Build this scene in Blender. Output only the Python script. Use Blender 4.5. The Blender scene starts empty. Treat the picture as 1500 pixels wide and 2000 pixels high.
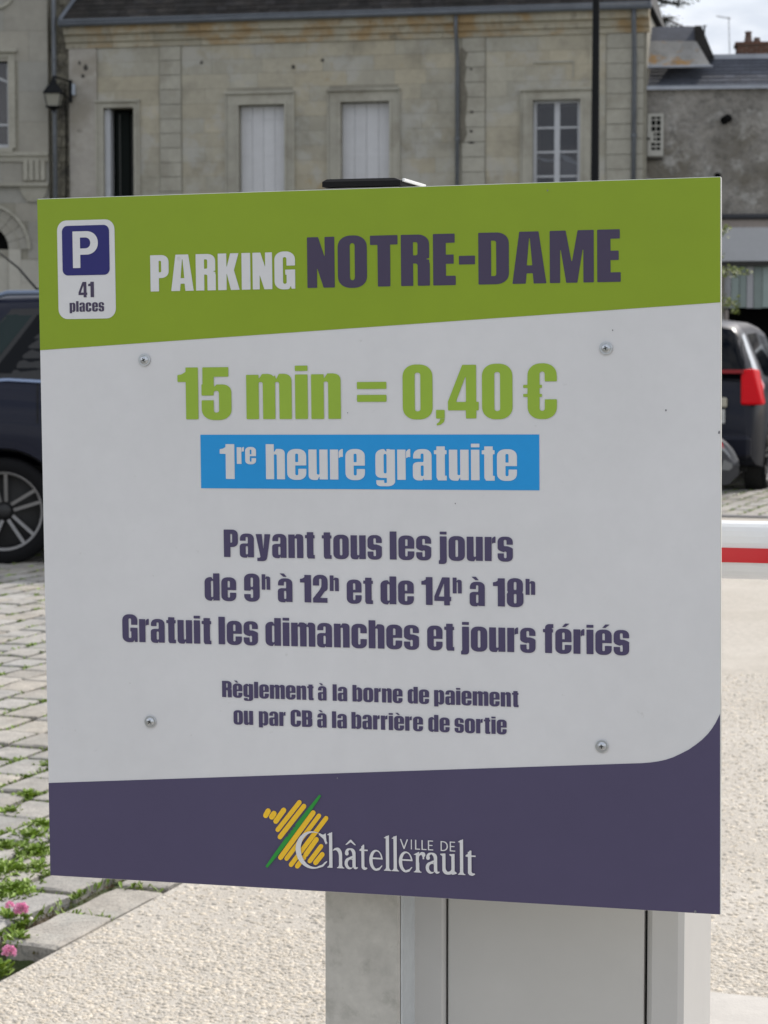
import bpy, math, random
import numpy as np
from mathutils import Vector, Matrix
from mathutils.geometry import tessellate_polygon
random.seed(7); RNG = np.random.default_rng(7)
SC = bpy.context.scene
COL = SC.collection
rad = math.radians

# ------------------------------------------------------------------ camera, sky, sun, exposure
EYE = 1.28                      # eye height above the ground, metres
FPX = 4300.0                    # focal length in pixels of the 1500 x 2000 photograph
PITCH = math.atan(294.0 / FPX)  # looking slightly down
cam_data = bpy.data.cameras.new('camera')
cam = bpy.data.objects.new('camera', cam_data); COL.objects.link(cam)
cam_data.sensor_fit = 'VERTICAL'; cam_data.sensor_height = 48.0; cam_data.sensor_width = 36.0
cam_data.lens = FPX / 2000.0 * 48.0
cam_data.clip_start = 0.05; cam_data.clip_end = 3000
cam.location = (0, 0, EYE); cam.rotation_euler = (math.pi / 2 - PITCH, 0, 0)
cam_data.dof.use_dof = True; cam_data.dof.focus_distance = 2.27; cam_data.dof.aperture_fstop = 29
SC.camera = cam

SUN_AZ, SUN_EL = rad(38), rad(41)      # azimuth from straight ahead towards the right
w = bpy.data.worlds.new("World"); SC.world = w; w.use_nodes = True
nt = w.node_tree; nt.nodes.clear()
def N(t, **k):
    n = nt.nodes.new(t)
    for a, b in k.items(): setattr(n, a, b)
    return n
sky = N('ShaderNodeTexSky', sky_type='NISHITA', sun_disc=False)
sky.sun_elevation = SUN_EL; sky.sun_rotation = SUN_AZ; sky.air_density = 1.0; sky.dust_density = 2.0
bg1 = N('ShaderNodeBackground'); bg1.inputs[1].default_value = 0.13
nt.links.new(sky.outputs[0], bg1.inputs[0])
bg2 = N('ShaderNodeBackground'); bg2.inputs[1].default_value = 1.27
tc = N('ShaderNodeTexCoord'); mp = N('ShaderNodeMapping'); mp.inputs['Scale'].default_value = (1, 1, 2.6)
mp.inputs['Location'].default_value = (0.35, 0.2, 0.0)
ns = N('ShaderNodeTexNoise'); ns.inputs['Scale'].default_value = 3.2; ns.inputs['Detail'].default_value = 9; ns.inputs['Roughness'].default_value = .55
nt.links.new(tc.outputs['Generated'], mp.inputs[0]); nt.links.new(mp.outputs[0], ns.inputs[0])
cr = N('ShaderNodeValToRGB'); cr.color_ramp.elements[0].position = .40; cr.color_ramp.elements[1].position = .53
nt.links.new(ns.outputs[0], cr.inputs[0])
ns2 = N('ShaderNodeTexNoise'); ns2.inputs['Scale'].default_value = 7; ns2.inputs['Detail'].default_value = 6
nt.links.new(mp.outputs[0], ns2.inputs[0])
cr2 = N('ShaderNodeValToRGB')
cr2.color_ramp.elements[0].position = .40; cr2.color_ramp.elements[0].color = (.60, .645, .72, 1)
cr2.color_ramp.elements[1].position = .60; cr2.color_ramp.elements[1].color = (1.12, 1.12, 1.12, 1)
nt.links.new(ns2.outputs[0], cr2.inputs[0]); nt.links.new(cr2.outputs[0], bg2.inputs[0])
mx = N('ShaderNodeMixShader'); out = N('ShaderNodeOutputWorld')
nt.links.new(cr.outputs[0], mx.inputs[0]); nt.links.new(bg1.outputs[0], mx.inputs[1]); nt.links.new(bg2.outputs[0], mx.inputs[2])
nt.links.new(mx.outputs[0], out.inputs[0])

sl = bpy.data.lights.new('sun', 'SUN'); sl.energy = 3.7; sl.angle = rad(.5); sl.color = (1, .95, .89)
so = bpy.data.objects.new('sun', sl); COL.objects.link(so)
TO_SUN = Vector((math.sin(SUN_AZ) * math.cos(SUN_EL), math.cos(SUN_AZ) * math.cos(SUN_EL), math.sin(SUN_EL)))
so.rotation_euler = TO_SUN.to_track_quat('Z', 'Y').to_euler(); so.location = TO_SUN * 60
vs = SC.view_settings
SC.display_settings.display_device = 'sRGB'
vs.view_transform = 'Standard'; vs.look = 'None'; vs.gamma = 1; vs.use_curve_mapping = False; vs.exposure = 0.0

# ------------------------------------------------------------------ photograph geometry helpers
_F = Vector((0, math.cos(PITCH), -math.sin(PITCH))); _U = Vector((0, math.sin(PITCH), math.cos(PITCH))); _R = Vector((1, 0, 0))
def ray(x, y): return _R * (x - 750) + _U * (1000 - y) + _F * FPX
def at(x, y, Y):
    d = ray(x, y); t = Y / d.y
    return Vector((0, 0, EYE)) + d * t
def on_ground(x, y, z=0.0):
    d = ray(x, y); t = (z - EYE) / d.z
    return Vector((0, 0, EYE)) + d * t
def to_px(P):
    v = Vector(P) - Vector((0, 0, EYE)); q = v.dot(_F)
    return 750 + FPX * v.dot(_R) / q, 1000 - FPX * v.dot(_U) / q
class Frame:
    """an upright facade frame: local x along it, local y into it, local z up"""
    def __init__(s, X, Y, yaw, roll=0.0, Z=0.0):
        s.o = Vector((X, Y, Z)); s.yaw = yaw
        s.M = Matrix.Translation(s.o) @ Matrix.Rotation(-yaw, 4, 'Z') @ Matrix.Rotation(-roll, 4, 'Y')
        s.I = s.M.inverted(); s.E = (0, -roll, -yaw)
    def px(s, x, y, w=0.0):
        o = s.I @ Vector((0, 0, EYE)); d = s.I.to_3x3() @ ray(x, y)
        t = (w - o.y) / d.y; p = o + d * t
        return p.x, p.z
    def rot(s): return (0.0, 0.0, -s.yaw)

# ------------------------------------------------------------------ object helpers
def tag(o, label=None, cat=None, group=None, kind=None):
    if label: o['label'] = label
    if cat: o['category'] = cat
    if group: o['group'] = group
    if kind: o['kind'] = kind
    return o
def empty(name, loc=(0, 0, 0), rot=(0, 0, 0)):
    o = bpy.data.objects.new(name, None); COL.objects.link(o)
    o.empty_display_size = .1; o.location = loc; o.rotation_euler = rot
    return o
def thing(name, label, cat, loc=(0, 0, 0), rot=(0, 0, 0), group=None):
    return tag(empty(name, loc, rot), label, cat, group)
def link(name, me, parent=None, loc=None, scale=None, rot=None):
    o = bpy.data.objects.new(name, me); COL.objects.link(o)
    if parent is not None: o.parent = parent
    if loc is not None: o.location = loc
    if scale is not None: o.scale = scale
    if rot is not None: o.rotation_euler = rot
    return o
class MB:
    def __init__(s): s.v = []; s.f = []
    def add(s, v, f):
        n = len(s.v); s.v += [tuple(p) for p in v]; s.f += [tuple(i + n for i in q) for q in f]; return s
    def box(s, x0, y0, z0, x1, y1, z1):
        v = [(x, y, z) for z in (z0, z1) for y in (y0, y1) for x in (x0, x1)]
        return s.add(v, [(0, 2, 3, 1), (4, 5, 7, 6), (0, 1, 5, 4), (2, 6, 7, 3), (0, 4, 6, 2), (1, 3, 7, 5)])
    def bbox(s, x0, y0, z0, x1, y1, z1, b):
        """box with chamfered edges"""
        xs = (x0, x0 + b, x1 - b, x1); ys = (y0, y0 + b, y1 - b, y1); zs = (z0, z0 + b, z1 - b, z1)
        v = []; f = []
        def P(i, j, k): v.append((xs[i], ys[j], zs[k])); return len(v) - 1
        V = {}
        for i in (0, 3):
            for j in (0, 3):
                for k in (0, 3):
                    ii = 1 if i == 0 else 2; jj = 1 if j == 0 else 2; kk = 1 if k == 0 else 2
                    V[i, j, k, 0] = P(i, jj, kk); V[i, j, k, 1] = P(ii, j, kk); V[i, j, k, 2] = P(ii, jj, k)
        for i in (0, 3): f.append((V[i, 0, 0, 0], V[i, 3, 0, 0], V[i, 3, 3, 0], V[i, 0, 3, 0]))
        for j in (0, 3): f.append((V[0, j, 0, 1], V[3, j, 0, 1], V[3, j, 3, 1], V[0, j, 3, 1]))
        for k in (0, 3): f.append((V[0, 0, k, 2], V[3, 0, k, 2], V[3, 3, k, 2], V[0, 3, k, 2]))
        for j in (0, 3):
            for k in (0, 3): f.append((V[0, j, k, 1], V[3, j, k, 1], V[3, j, k, 2], V[0, j, k, 2]))
        for i in (0, 3):
            for k in (0, 3): f.append((V[i, 0, k, 0], V[i, 3, k, 0], V[i, 3, k, 2], V[i, 0, k, 2]))
        for i in (0, 3):
            for j in (0, 3): f.append((V[i, j, 0, 0], V[i, j, 3, 0], V[i, j, 3, 1], V[i, j, 0, 1]))
        for i in (0, 3):
            for j in (0, 3):
                for k in (0, 3): f.append((V[i, j, k, 0], V[i, j, k, 1], V[i, j, k, 2]))
        return s.add(v, f)
    def tube(s, pts, r, n=10, cap=True):
        pts = [Vector(p) for p in pts]; rs = r if hasattr(r, '__len__') else [r] * len(pts)
        v = []; f = []
        for i, p in enumerate(pts):
            t = (pts[min(i + 1, len(pts) - 1)] - pts[max(i - 1, 0)]).normalized()
            a = t.orthogonal().normalized() if abs(t.z) > .99 else Vector((0, 0, 1)).cross(t).normalized()
            b = t.cross(a)
            for k in range(n):
                q = 2 * math.pi * k / n; v.append(p + (a * math.cos(q) + b * math.sin(q)) * rs[i])
        for i in range(len(pts) - 1):
            for k in range(n): f.append((i * n + k, i * n + (k + 1) % n, (i + 1) * n + (k + 1) % n, (i + 1) * n + k))
        if cap: f.append(tuple(range(n - 1, -1, -1))); f.append(tuple((len(pts) - 1) * n + k for k in range(n)))
        return s.add(v, f)
    def lathe(s, prof, n=24, M=None, cap=True):
        """profile of (radius, z) turned round z"""
        v = []; f = []
        for r, z in prof:
            for k in range(n):
                q = 2 * math.pi * k / n; v.append(Vector((r * math.cos(q), r * math.sin(q), z)))
        for i in range(len(prof) - 1):
            for k in range(n): f.append((i * n + k, i * n + (k + 1) % n, (i + 1) * n + (k + 1) % n, (i + 1) * n + k))
        if cap: f.append(tuple(range(n - 1, -1, -1))); f.append(tuple((len(prof) - 1) * n + k for k in range(n)))
        if M is not None: v = [M @ p for p in v]
        return s.add(v, f)
    def prism(s, pts, y0, y1):
        """outline of (x, z) extruded along y"""
        n = len(pts); v = [(x, y0, z) for x, z in pts] + [(x, y1, z) for x, z in pts]
        f = [tuple(range(n)), tuple(range(2 * n - 1, n - 1, -1))] + [(i, n + i, n + (i + 1) % n, (i + 1) % n) for i in range(n)]
        return s.add(v, f)
    def prof_x(s, pts, x0, x1):
        """outline of (y, z) extruded along x"""
        n = len(pts); v = [(x0, y, z) for y, z in pts] + [(x1, y, z) for y, z in pts]
        f = [tuple(range(n)), tuple(range(2 * n - 1, n - 1, -1))] + [(i, n + i, n + (i + 1) % n, (i + 1) % n) for i in range(n)]
        return s.add(v, f)
    def mesh(s, name, m, smooth=False, fix=True):
        me = bpy.data.meshes.new(name); me.from_pydata(s.v, [], s.f)
        if m is not None: me.materials.append(m)
        if fix:
            import bmesh
            b = bmesh.new(); b.from_mesh(me); bmesh.ops.recalc_face_normals(b, faces=b.faces); b.to_mesh(me); b.free()
        if smooth: me.polygons.foreach_set('use_smooth', [True] * len(me.polygons))
        me.update(); return me
    def build(s, name, m, parent=None, smooth=False, **k):
        return link(name, s.mesh(name, m, smooth), parent, **k)
def bevel(o, wd, seg=2):
    b = o.modifiers.new('bevel', 'BEVEL'); b.width = wd; b.segments = seg; b.limit_method = 'ANGLE'; b.angle_limit = rad(40); return o

# ------------------------------------------------------------------ materials
def lin(c): return tuple((x / 255 / 12.92 if x / 255 <= .04045 else ((x / 255 + .055) / 1.055) ** 2.4) for x in c)
def mat(name, col, rough=.6, metal=0.0, noise=0.0, nscale=8.0, bump=0.0, bscale=60.0, rnd=0.0, spec=.5, coat=0.0, stain=None, coord='Object', detail=5, warm=0.0, bdist=.01):
    """base colour with a little brightness noise, fine relief, and tone that varies from piece to piece"""
    m = bpy.data.materials.new(name); m.use_nodes = True
    t = m.node_tree; b = t.nodes['Principled BSDF']; L = t.links.new
    def n(k, **kw):
        q = t.nodes.new(k)
        for a, c in kw.items(): setattr(q, a, c)
        return q
    b.inputs['Base Color'].default_value = (*col, 1); b.inputs['Roughness'].default_value = rough; b.inputs['Metallic'].default_value = metal
    b.inputs['Specular IOR Level'].default_value = spec; b.inputs['Coat Weight'].default_value = coat; b.inputs['Coat Roughness'].default_value = .03
    cur = None
    if coord == 'World': co = n('ShaderNodeNewGeometry').outputs['Position']
    else: co = n('ShaderNodeTexCoord').outputs['Object']
    if noise or rnd or stain:
        v = n('ShaderNodeValue'); v.outputs[0].default_value = 1.0; val = v.outputs[0]
        def mul(a, bb):
            q = n('ShaderNodeMath', operation='MULTIPLY'); L(a, q.inputs[0]); L(bb, q.inputs[1]); return q.outputs[0]
        if noise:
            for sc_, am in ((nscale, 1.0), (nscale * 7.3, .6)):
                q = n('ShaderNodeTexNoise'); q.inputs['Scale'].default_value = sc_; q.inputs['Detail'].default_value = detail; q.inputs['Roughness'].default_value = .65
                L(co, q.inputs['Vector']); r = n('ShaderNodeMapRange'); L(q.outputs[0], r.inputs[0])
                r.inputs[1].default_value = .28; r.inputs[2].default_value = .72; r.inputs[3].default_value = 1 - noise * am; r.inputs[4].default_value = 1 + noise * am
                val = mul(val, r.outputs[0])
        rv = None
        if rnd:
            oi = n('ShaderNodeObjectInfo'); ge = n('ShaderNodeNewGeometry')
            ad = n('ShaderNodeMath', operation='ADD'); L(oi.outputs['Random'], ad.inputs[0]); L(ge.outputs['Random Per Island'], ad.inputs[1])
            fr = n('ShaderNodeMath', operation='FRACT'); L(ad.outputs[0], fr.inputs[0]); rv = fr.outputs[0]
            r = n('ShaderNodeMapRange'); L(rv, r.inputs[0]); r.inputs[3].default_value = 1 - rnd; r.inputs[4].default_value = 1 + rnd
            val = mul(val, r.outputs[0])
        rgb = n('ShaderNodeRGB'); rgb.outputs[0].default_value = (*col, 1); base = rgb.outputs[0]
        if rv is not None and warm:
            sv = n('ShaderNodeMath', operation='MULTIPLY'); L(rv, sv.inputs[0]); sv.inputs[1].default_value = 7.13
            fv = n('ShaderNodeMath', operation='FRACT'); L(sv.outputs[0], fv.inputs[0])
            mw = n('ShaderNodeMix', data_type='RGBA'); L(fv.outputs[0], mw.inputs[0]); L(base, mw.inputs[6])
            mw.inputs[7].default_value = (col[0] * (1 + warm), col[1], col[2] * (1 - warm * 1.6), 1); base = mw.outputs[2]
        sc2 = n('ShaderNodeVectorMath', operation='SCALE'); L(base, sc2.inputs[0]); L(val, sc2.inputs['Scale']); cur = sc2.outputs[0]
        for st in (stain or []):
            # (colour, scale, lo, hi, amount, zrange or None)
            c2, s2, lo, hi, am, zr = st
            q = n('ShaderNodeTexNoise'); q.inputs['Scale'].default_value = s2; q.inputs['Detail'].default_value = 6; q.inputs['Roughness'].default_value = .62
            mpn = n('ShaderNodeMapping'); mpn.inputs['Location'].default_value = (s2 * 3.1, 1.7, s2); L(co, mpn.inputs[0]); L(mpn.outputs[0], q.inputs['Vector'])
            r = n('ShaderNodeMapRange'); L(q.outputs[0], r.inputs[0]); r.inputs[1].default_value = lo; r.inputs[2].default_value = hi; r.inputs[4].default_value = am
            fac = r.outputs[0]
            if zr:
                sp = n('ShaderNodeSeparateXYZ'); L(co, sp.inputs[0]); r2 = n('ShaderNodeMapRange'); L(sp.outputs[2], r2.inputs[0])
                r2.inputs[1].default_value = zr[0]; r2.inputs[2].default_value = zr[1]; fac = mul(fac, r2.outputs[0])
            mm = n('ShaderNodeMix', data_type='RGBA'); L(fac, mm.inputs[0]); L(cur, mm.inputs[6]); mm.inputs[7].default_value = (*c2, 1); cur = mm.outputs[2]
        L(cur, b.inputs['Base Color'])
    if bump:
        q = n('ShaderNodeTexNoise'); q.inputs['Scale'].default_value = bscale; q.inputs['Detail'].default_value = 6; L(co, q.inputs['Vector'])
        bp = n('ShaderNodeBump'); bp.inputs['Strength'].default_value = bump; bp.inputs['Distance'].default_value = bdist
        L(q.outputs[0], bp.inputs['Height']); L(bp.outputs[0], b.inputs['Normal'])
    return m
# ------------------------------------------------------------------ letter shapes (cap height = 100 units)
_cache = {}
ERODE = .75                    # printed letters spread a little less than the drawn shapes
def _rr(X, Y, a, ):
    x0, y0, x1, y1 = a[:4]; c = a[4] if len(a) > 4 else 0
    if not isinstance(c, (tuple, list)): c = (c, c, c, c)          # bl, br, tr, tl
    if len(c) == 2: c = (c, c, c, c)
    hx, hy = (x1 - x0) / 2, (y1 - y0) / 2; cx, cy = (x0 + x1) / 2, (y0 + y1) / 2
    dx, dy = np.abs(X - cx) - hx, np.abs(Y - cy) - hy
    v = np.maximum(dx, dy)
    for k, (sx, sy) in enumerate(((-1, -1), (1, -1), (1, 1), (-1, 1))):
        r = c[k]
        if not r: continue
        rx, ry = r if isinstance(r, (tuple, list)) else (r, r)
        rx = min(rx, hx * 2); ry = min(ry, hy * 2)
        ex = (X - cx) * sx - (hx - rx); ey = (Y - cy) * sy - (hy - ry)
        w_ = (ex > 0) & (ey > 0)
        e = ((np.maximum(ex, 0) / rx) ** 2.15 + (np.maximum(ey, 0) / ry) ** 2.15) ** (1 / 2.15) - 1
        v = np.where(w_, np.maximum(e * min(rx, ry), v * 0 + e * min(rx, ry)), v)
    return v
def _poly(X, Y, pts):
    d = np.full(X.shape, 1e9); s = np.ones(X.shape); n = len(pts)
    for i in range(n):
        (ax, ay), (bx, by) = pts[i], pts[i - 1]
        ex, ey = bx - ax, by - ay; wx, wy = X - ax, Y - ay
        t = np.clip((wx * ex + wy * ey) / (ex * ex + ey * ey + 1e-12), 0, 1)
        d = np.minimum(d, (wx - ex * t) ** 2 + (wy - ey * t) ** 2)
        c1, c2, c3 = Y >= ay, Y < by, ex * wy > ey * wx
        s = np.where((c1 & c2 & c3) | (~c1 & ~c2 & ~c3), -s, s)
    return s * np.sqrt(d)
def _ell(X, Y, cx, cy, rx, ry, rot=0):
    c, s = math.cos(rot), math.sin(rot); a, b = (X - cx) * c + (Y - cy) * s, -(X - cx) * s + (Y - cy) * c
    return (np.sqrt((a / rx) ** 2 + (b / ry) ** 2) - 1) * min(rx, ry)
def _stroke(X, Y, pts, wd):
    d = np.full(X.shape, 1e9)
    wds = wd if hasattr(wd, '__len__') else [wd] * len(pts)
    for i in range(len(pts) - 1):
        (ax, ay), (bx, by) = pts[i], pts[i + 1]; ex, ey = bx - ax, by - ay
        t = np.clip(((X - ax) * ex + (Y - ay) * ey) / (ex * ex + ey * ey + 1e-9), 0, 1)
        d = np.minimum(d, np.hypot(X - ax - ex * t, Y - ay - ey * t) - (wds[i] * (1 - t) + wds[i + 1] * t) / 2)
    return d
def field(ops, X, Y):
    v = np.full(X.shape, 1e3)
    for op in ops:
        k, a = op[0], op[1:]
        if k[1] == 'r': q = _rr(X, Y, a)
        elif k[1] == 'p': q = _poly(X, Y, a[0])
        elif k[1] == 'e': q = _ell(X, Y, *a)
        else: q = _stroke(X, Y, *a)
        v = np.minimum(v, q) if k[0] == '+' else np.maximum(v, -q)
    return v
def outline(ops, W, step=1.1, y0=-26, y1=122, er=0):
    xs = np.arange(-6.013, W + 6, step); ys = np.arange(y0 + .007, y1, step)
    X, Y = np.meshgrid(xs, ys); V = field(ops, X, Y) + er - 1e-6
    ins = V < 0; nxt = {}; pos = {}
    def ep(i, j, d):                          # edge crossing; d 0 = to the right, 1 = upwards
        k = (i, j, d)
        if k not in pos:
            a = V[j, i]; b = V[j, i + 1] if d == 0 else V[j + 1, i]; t = a / (a - b)
            pos[k] = (xs[i] + t * step, ys[j]) if d == 0 else (xs[i], ys[j] + t * step)
        return k
    c = ins[:-1, :-1].astype(int) + 2 * ins[:-1, 1:] + 4 * ins[1:, 1:] + 8 * ins[1:, :-1]
    T = {1: ((3, 0),), 2: ((0, 1),), 3: ((3, 1),), 4: ((1, 2),), 5: ((3, 0), (1, 2)), 6: ((0, 2),), 7: ((3, 2),), 8: ((2, 3),),
         9: ((2, 0),), 10: ((0, 1), (2, 3)), 11: ((2, 1),), 12: ((1, 3),), 13: ((1, 0),), 14: ((0, 3),)}
    for j, i in zip(*np.nonzero((c > 0) & (c < 15))):
        E = ((i, j, 0), (i + 1, j, 1), (i, j + 1, 0), (i, j, 1))
        for a, b in T[int(c[j, i])]: nxt[ep(*E[a])] = ep(*E[b])
    loops = []
    while nxt:
        k = next(iter(nxt)); lp = []
        while k in nxt: lp.append(pos[k]); k = nxt.pop(k)
        if len(lp) > 5: loops.append(lp)
    def dp(p, tol):
        if len(p) < 3: return p
        a, b = np.array(p[0]), np.array(p[-1]); q = np.array(p[1:-1]); ab = b - a; L_ = np.hypot(*ab)
        d = np.abs(ab[0] * (q[:, 1] - a[1]) - ab[1] * (q[:, 0] - a[0])) / L_ if L_ > 1e-9 else np.hypot(*(q - a).T)
        k = int(d.argmax())
        if d[k] < tol: return [p[0], p[-1]]
        return dp(p[:k + 2], tol)[:-1] + dp(p[k + 1:], tol)
    res = []
    for lp in loops:
        h = len(lp) // 2; r = dp(lp[:h + 1], .16)[:-1] + dp(lp[h:] + [lp[0]], .16)[:-1]
        if len(r) > 2: res.append(r)
    return res
def tri(loops):
    """triangulate outer loops with the holes that lie in each"""
    def area(l): return sum(l[i - 1][0] * l[i][1] - l[i][0] * l[i - 1][1] for i in range(len(l))) / 2
    def inside(p, l):
        r = False
        for i in range(len(l)):
            (x1, y1), (x2, y2) = l[i], l[i - 1]
            if (y1 > p[1]) != (y2 > p[1]) and p[0] < (x2 - x1) * (p[1] - y1) / (y2 - y1) + x1: r = not r
        return r
    ar = [area(l) for l in loops]; big = max(ar, key=abs) if ar else 1
    outs = [l for l, a in zip(loops, ar) if a * big > 0]; holes = [l for l, a in zip(loops, ar) if a * big <= 0]
    V, F_ = [], []
    for o in outs:
        hs = [h for h in holes if inside(h[0], o)]
        pl = [[Vector((*p, 0)) for p in l] for l in [o] + hs]
        n = len(V); V += [tuple(p)[:2] for l in pl for p in l]
        F_ += [tuple(i + n for i in t) for t in tessellate_polygon(pl)]
    return V, F_
ST = 24.0
_acc = {'grave': ('+p', [(5, 104), (22, 104), (33, 90.5), (20, 90.5)]), 'acute': ('+p', [(21, 90.5), (33, 90.5), (49, 104), (32, 104)])}
G = {}
G['N'] = (53.5, [('+r', 0, 0, 20, 100), ('+r', 33.5, 0, 53.5, 100), ('+p', [(0, 100), (22.5, 100), (53.5, 0), (31, 0)])])
O_ = [None, ("-r", 24.3, 15, 32.2, 85, (3.9, 5))]
O_[0] = ('+r', 0, -1.5, 56.5, 101.5, ((26, 23),) * 4)
G['O'] = (56.5, O_); G['0'] = (57, [('+r', 0, -1.5, 57, 101.5, ((26, 23),) * 4), ('-r', 24, 15, 33, 85, 4)])
G['T'] = (53, [('+r', 0, 80.5, 53, 100), ('+r', 14, 0, 39, 100)])
G['R'] = (55, [('+r', 0, 0, 54, 100, (0, (16, 10), (24, 19), 0)), ('-r', 0, -2, 80, 44), ('+r', 0, 0, 24, 100), ('+r', 22, 0, 55, 53, (0, 0, (15, 9), 0)),
               ('-r', 24, 60, 31, 84, (0, 3, 3, 0)), ('-r', 24, -3, 31, 43, (0, 0, 4, 0)), ('-p', [(60, 50), (48.5, 52), (60, 54)])])
G['E'] = (43, [('+r', 0, 0, 25, 100), ('+r', 0, 81, 41.5, 100), ('+r', 0, 41, 39.5, 60), ('+r', 0, 0, 43, 19.5)])
G['-'] = (31, [('+r', 0, 39, 31, 57)])
G['D'] = (57, [('+r', 0, 0, 57, 100, (0, (25, 21), (25, 21), 0)), ('-r', 24.7, 17, 32.5, 83, (0, 3.5, 3.5, 0))])
G['A'] = (63, [('+p', [(0, 0), (13, 100), (49, 100), (63, 0)]), ('-p', [(25.5, -2), (27.3, 19.5), (37, 19.5), (38.7, -2)]), ('-p', [(27.5, 36), (36.3, 36), (31.9, 86)])])
G['M'] = (80, [('+r', 0, 0, 80, 100), ('-p', [(20, -2), (20, 62), (29.7, -2)]), ('-p', [(60, -2), (60, 62), (50.3, -2)]), ('-p', [(29.6, 102), (40, 42), (50.4, 102)])])
G['P'] = (51.5, [('+r', 0, 36, 51.5, 100, (0, (22, 19), (22, 19), 0)), ('+r', 0, 0, 24.5, 100), ('-r', 24.5, 53, 29.7, 83, (0, 2.6, 2.6, 0))])
G['K'] = (59, [('+r', 0, 0, 24.5, 100), ('+p', [(24, 64), (33.5, 100), (57.5, 100), (44.5, 54), (59.5, 0), (34.5, 0), (24, 44)])])
G['I'] = (24.7, [('+r', 0, 0, 24.7, 100)])
G['G'] = (56, [('+r', 0, -1.5, 56, 101.5, ((26, 23),) * 4), ('-r', 24, 15, 32, 85, 3.9), ('-r', 29, 52, 70, 62), ('+r', 28.5, 38, 56, 53), ('+r', 44, 0, 56, 40), ('-p', [(38.5, -3), (43.5, 7), (45.5, -3)])])
G['C'] = (55, [('+r', 0, -1.5, 55, 101.5, ((26, 23),) * 4), ('-r', 24, 15, 31.5, 85, 3.8), ('-r', 28, 37, 70, 60)])
G['B'] = (55, [('+r', 0, 46, 54, 100, (0, 14, (22, 18), 0)), ('+r', 0, 0, 55, 55, (0, (22, 18), (14, 9), 0)), ('-r', 24, 60, 30.5, 84, (0, 3, 3, 0)), ('-r', 24, 16, 30.5, 44, (0, 3, 3, 0)), ('-p', [(60, 49), (50, 52.5), (60, 56)])])
G['1'] = (39, [('+r', 15, 0, 39, 100), ('+p', [(22, 100), (16, 92), (8, 87), (0, 85.5), (0, 71), (16, 71), (30, 71), (30, 100)])])
G['5'] = (55.5, [('+r', 0, -1.5, 55.5, 67.5, ((24, 21), (24, 21), (18, 15), 0)), ('+r', 2, 62, 24, 84), ('+r', 2, 80.5, 50.5, 100), ('-r', 23.5, 14, 31.5, 54, 3.6), ('-r', -5, 37.5, 24.5, 45), ('-p', [(24.2, 80), (24.2, 63.5), (28, 67.6), (70, 67.6), (70, 80)])])
G['4'] = (58, [('+r', 33, 0, 53.5, 100), ('+r', 0, 15, 58, 32), ('+p', [(0, 32), (27, 100), (53, 100), (53, 15), (0, 15)]), ('-p', [(16.5, 32), (33.2, 32), (33.2, 76)])])
G[','] = (17.5, [('+r', 0, 0, 17.5, 17.5), ('+p', [(8, 1), (17.5, 1), (16, -6), (10, -11), (1, -13), (1, -8.5), (6, -5)])])
G['€'] = (63, [('+r', 8, -1.5, 63, 101.5, ((26, 23),) * 4), ('-r', 31.5, 15, 39.5, 85, 3.9), ('-r', 36, 36, 80, 67), ('+r', 0, 55.5, 36, 62.5), ('+r', 0, 39, 36, 46)])
G['='] = (57, [('+r', 0, 55.5, 57, 70), ('+r', 0, 31.5, 57, 46)])
G['2'] = (52, [('+r', 0, 40, 51, 101.5, (0, (16, 14), (25, 22), (25, 22))), ('-r', -9, 30, 22.5, 61), ('-r', 22.3, 50, 28.7, 86, 3.1), ('-r', -9, 38, 36, 50), ('+p', [(29, 72), (51, 72), (50.2, 60), (46, 48), (26.5, 19.5), (26.5, 0), (0, 0), (0, 16), (22, 46), (28, 58)]), ('+r', 0, 0, 50, 18.5)])
G['8'] = (54, [('+r', 1.5, 46, 52.5, 101.5, ((18, 10), (18, 10), (24, 21), (24, 21))), ('+r', 0, -1.5, 54, 55, ((24, 21), (24, 21), (18, 10), (18, 10))), ('-r', 23.5, 60, 30.5, 87, 3.4), ('-r', 23.5, 13, 30.5, 45, 3.4)])
G['9'] = (54, [('+r', 0, -1.5, 54, 101.5, ((25, 22),) * 4), ('-r', 23.5, 53, 30.5, 86, 3.4), ('-r', -9, 27, 24, 38), ('-r', 23.5, 13, 30.5, 43, 3.4), ('-p', [(-3, 39), (10, 37.5), (24, 37), (24, 30), (-3, 30)])])
XH = 85.0
G['n'] = (53.5, [('+r', 0, 0, 23.8, XH), ('+r', 20, 0, 53.5, 86.5, (0, 0, (15, 13), (9, 5))), ('-r', 23.8, -3, 30, 70, (0, 0, 3, 2)), ('-p', [(23.8, 90), (23.8, 78), (27, 83), (31, 90)])])
G['h'] = (53.5, [('+r', 0, 0, 23.8, 100), ('+r', 20, 0, 53.5, 86.5, (0, 0, (15, 13), (9, 5))), ('-r', 23.8, -3, 30, 70, (0, 0, 3, 2)), ('-p', [(23.8, 90), (23.8, 78), (27, 83), (31, 90)])])
G['m'] = (82.5, [('+r', 0, 0, 23.8, XH), ('+r', 20, 0, 53.3, 86.5, (0, 0, (15, 13), (9, 5))), ('-r', 23.8, -3, 29.7, 70, (0, 0, 3, 2)), ('-p', [(23.8, 90), (23.8, 78), (27, 83), (31, 90)]),
                 ('+r', 50, 0, 82.5, 86.5, (0, 0, (15, 13), (9, 5))), ('-r', 53.2, -3, 59, 70, (0, 0, 3, 2)), ('-p', [(51.5, 90), (54.5, 77), (57, 83), (61, 90)])])
G['u'] = (53.5, [('+r', 29.7, 0, 53.5, XH), ('+r', 0, -1.5, 33, XH, ((15, 13), (9, 5), 0, 0)), ('-r', 23.6, 15, 29.7, 90, (3, 2, 0, 0)), ('-p', [(29.7, -5), (29.7, 7), (27, 2), (23, -5)])])
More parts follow.
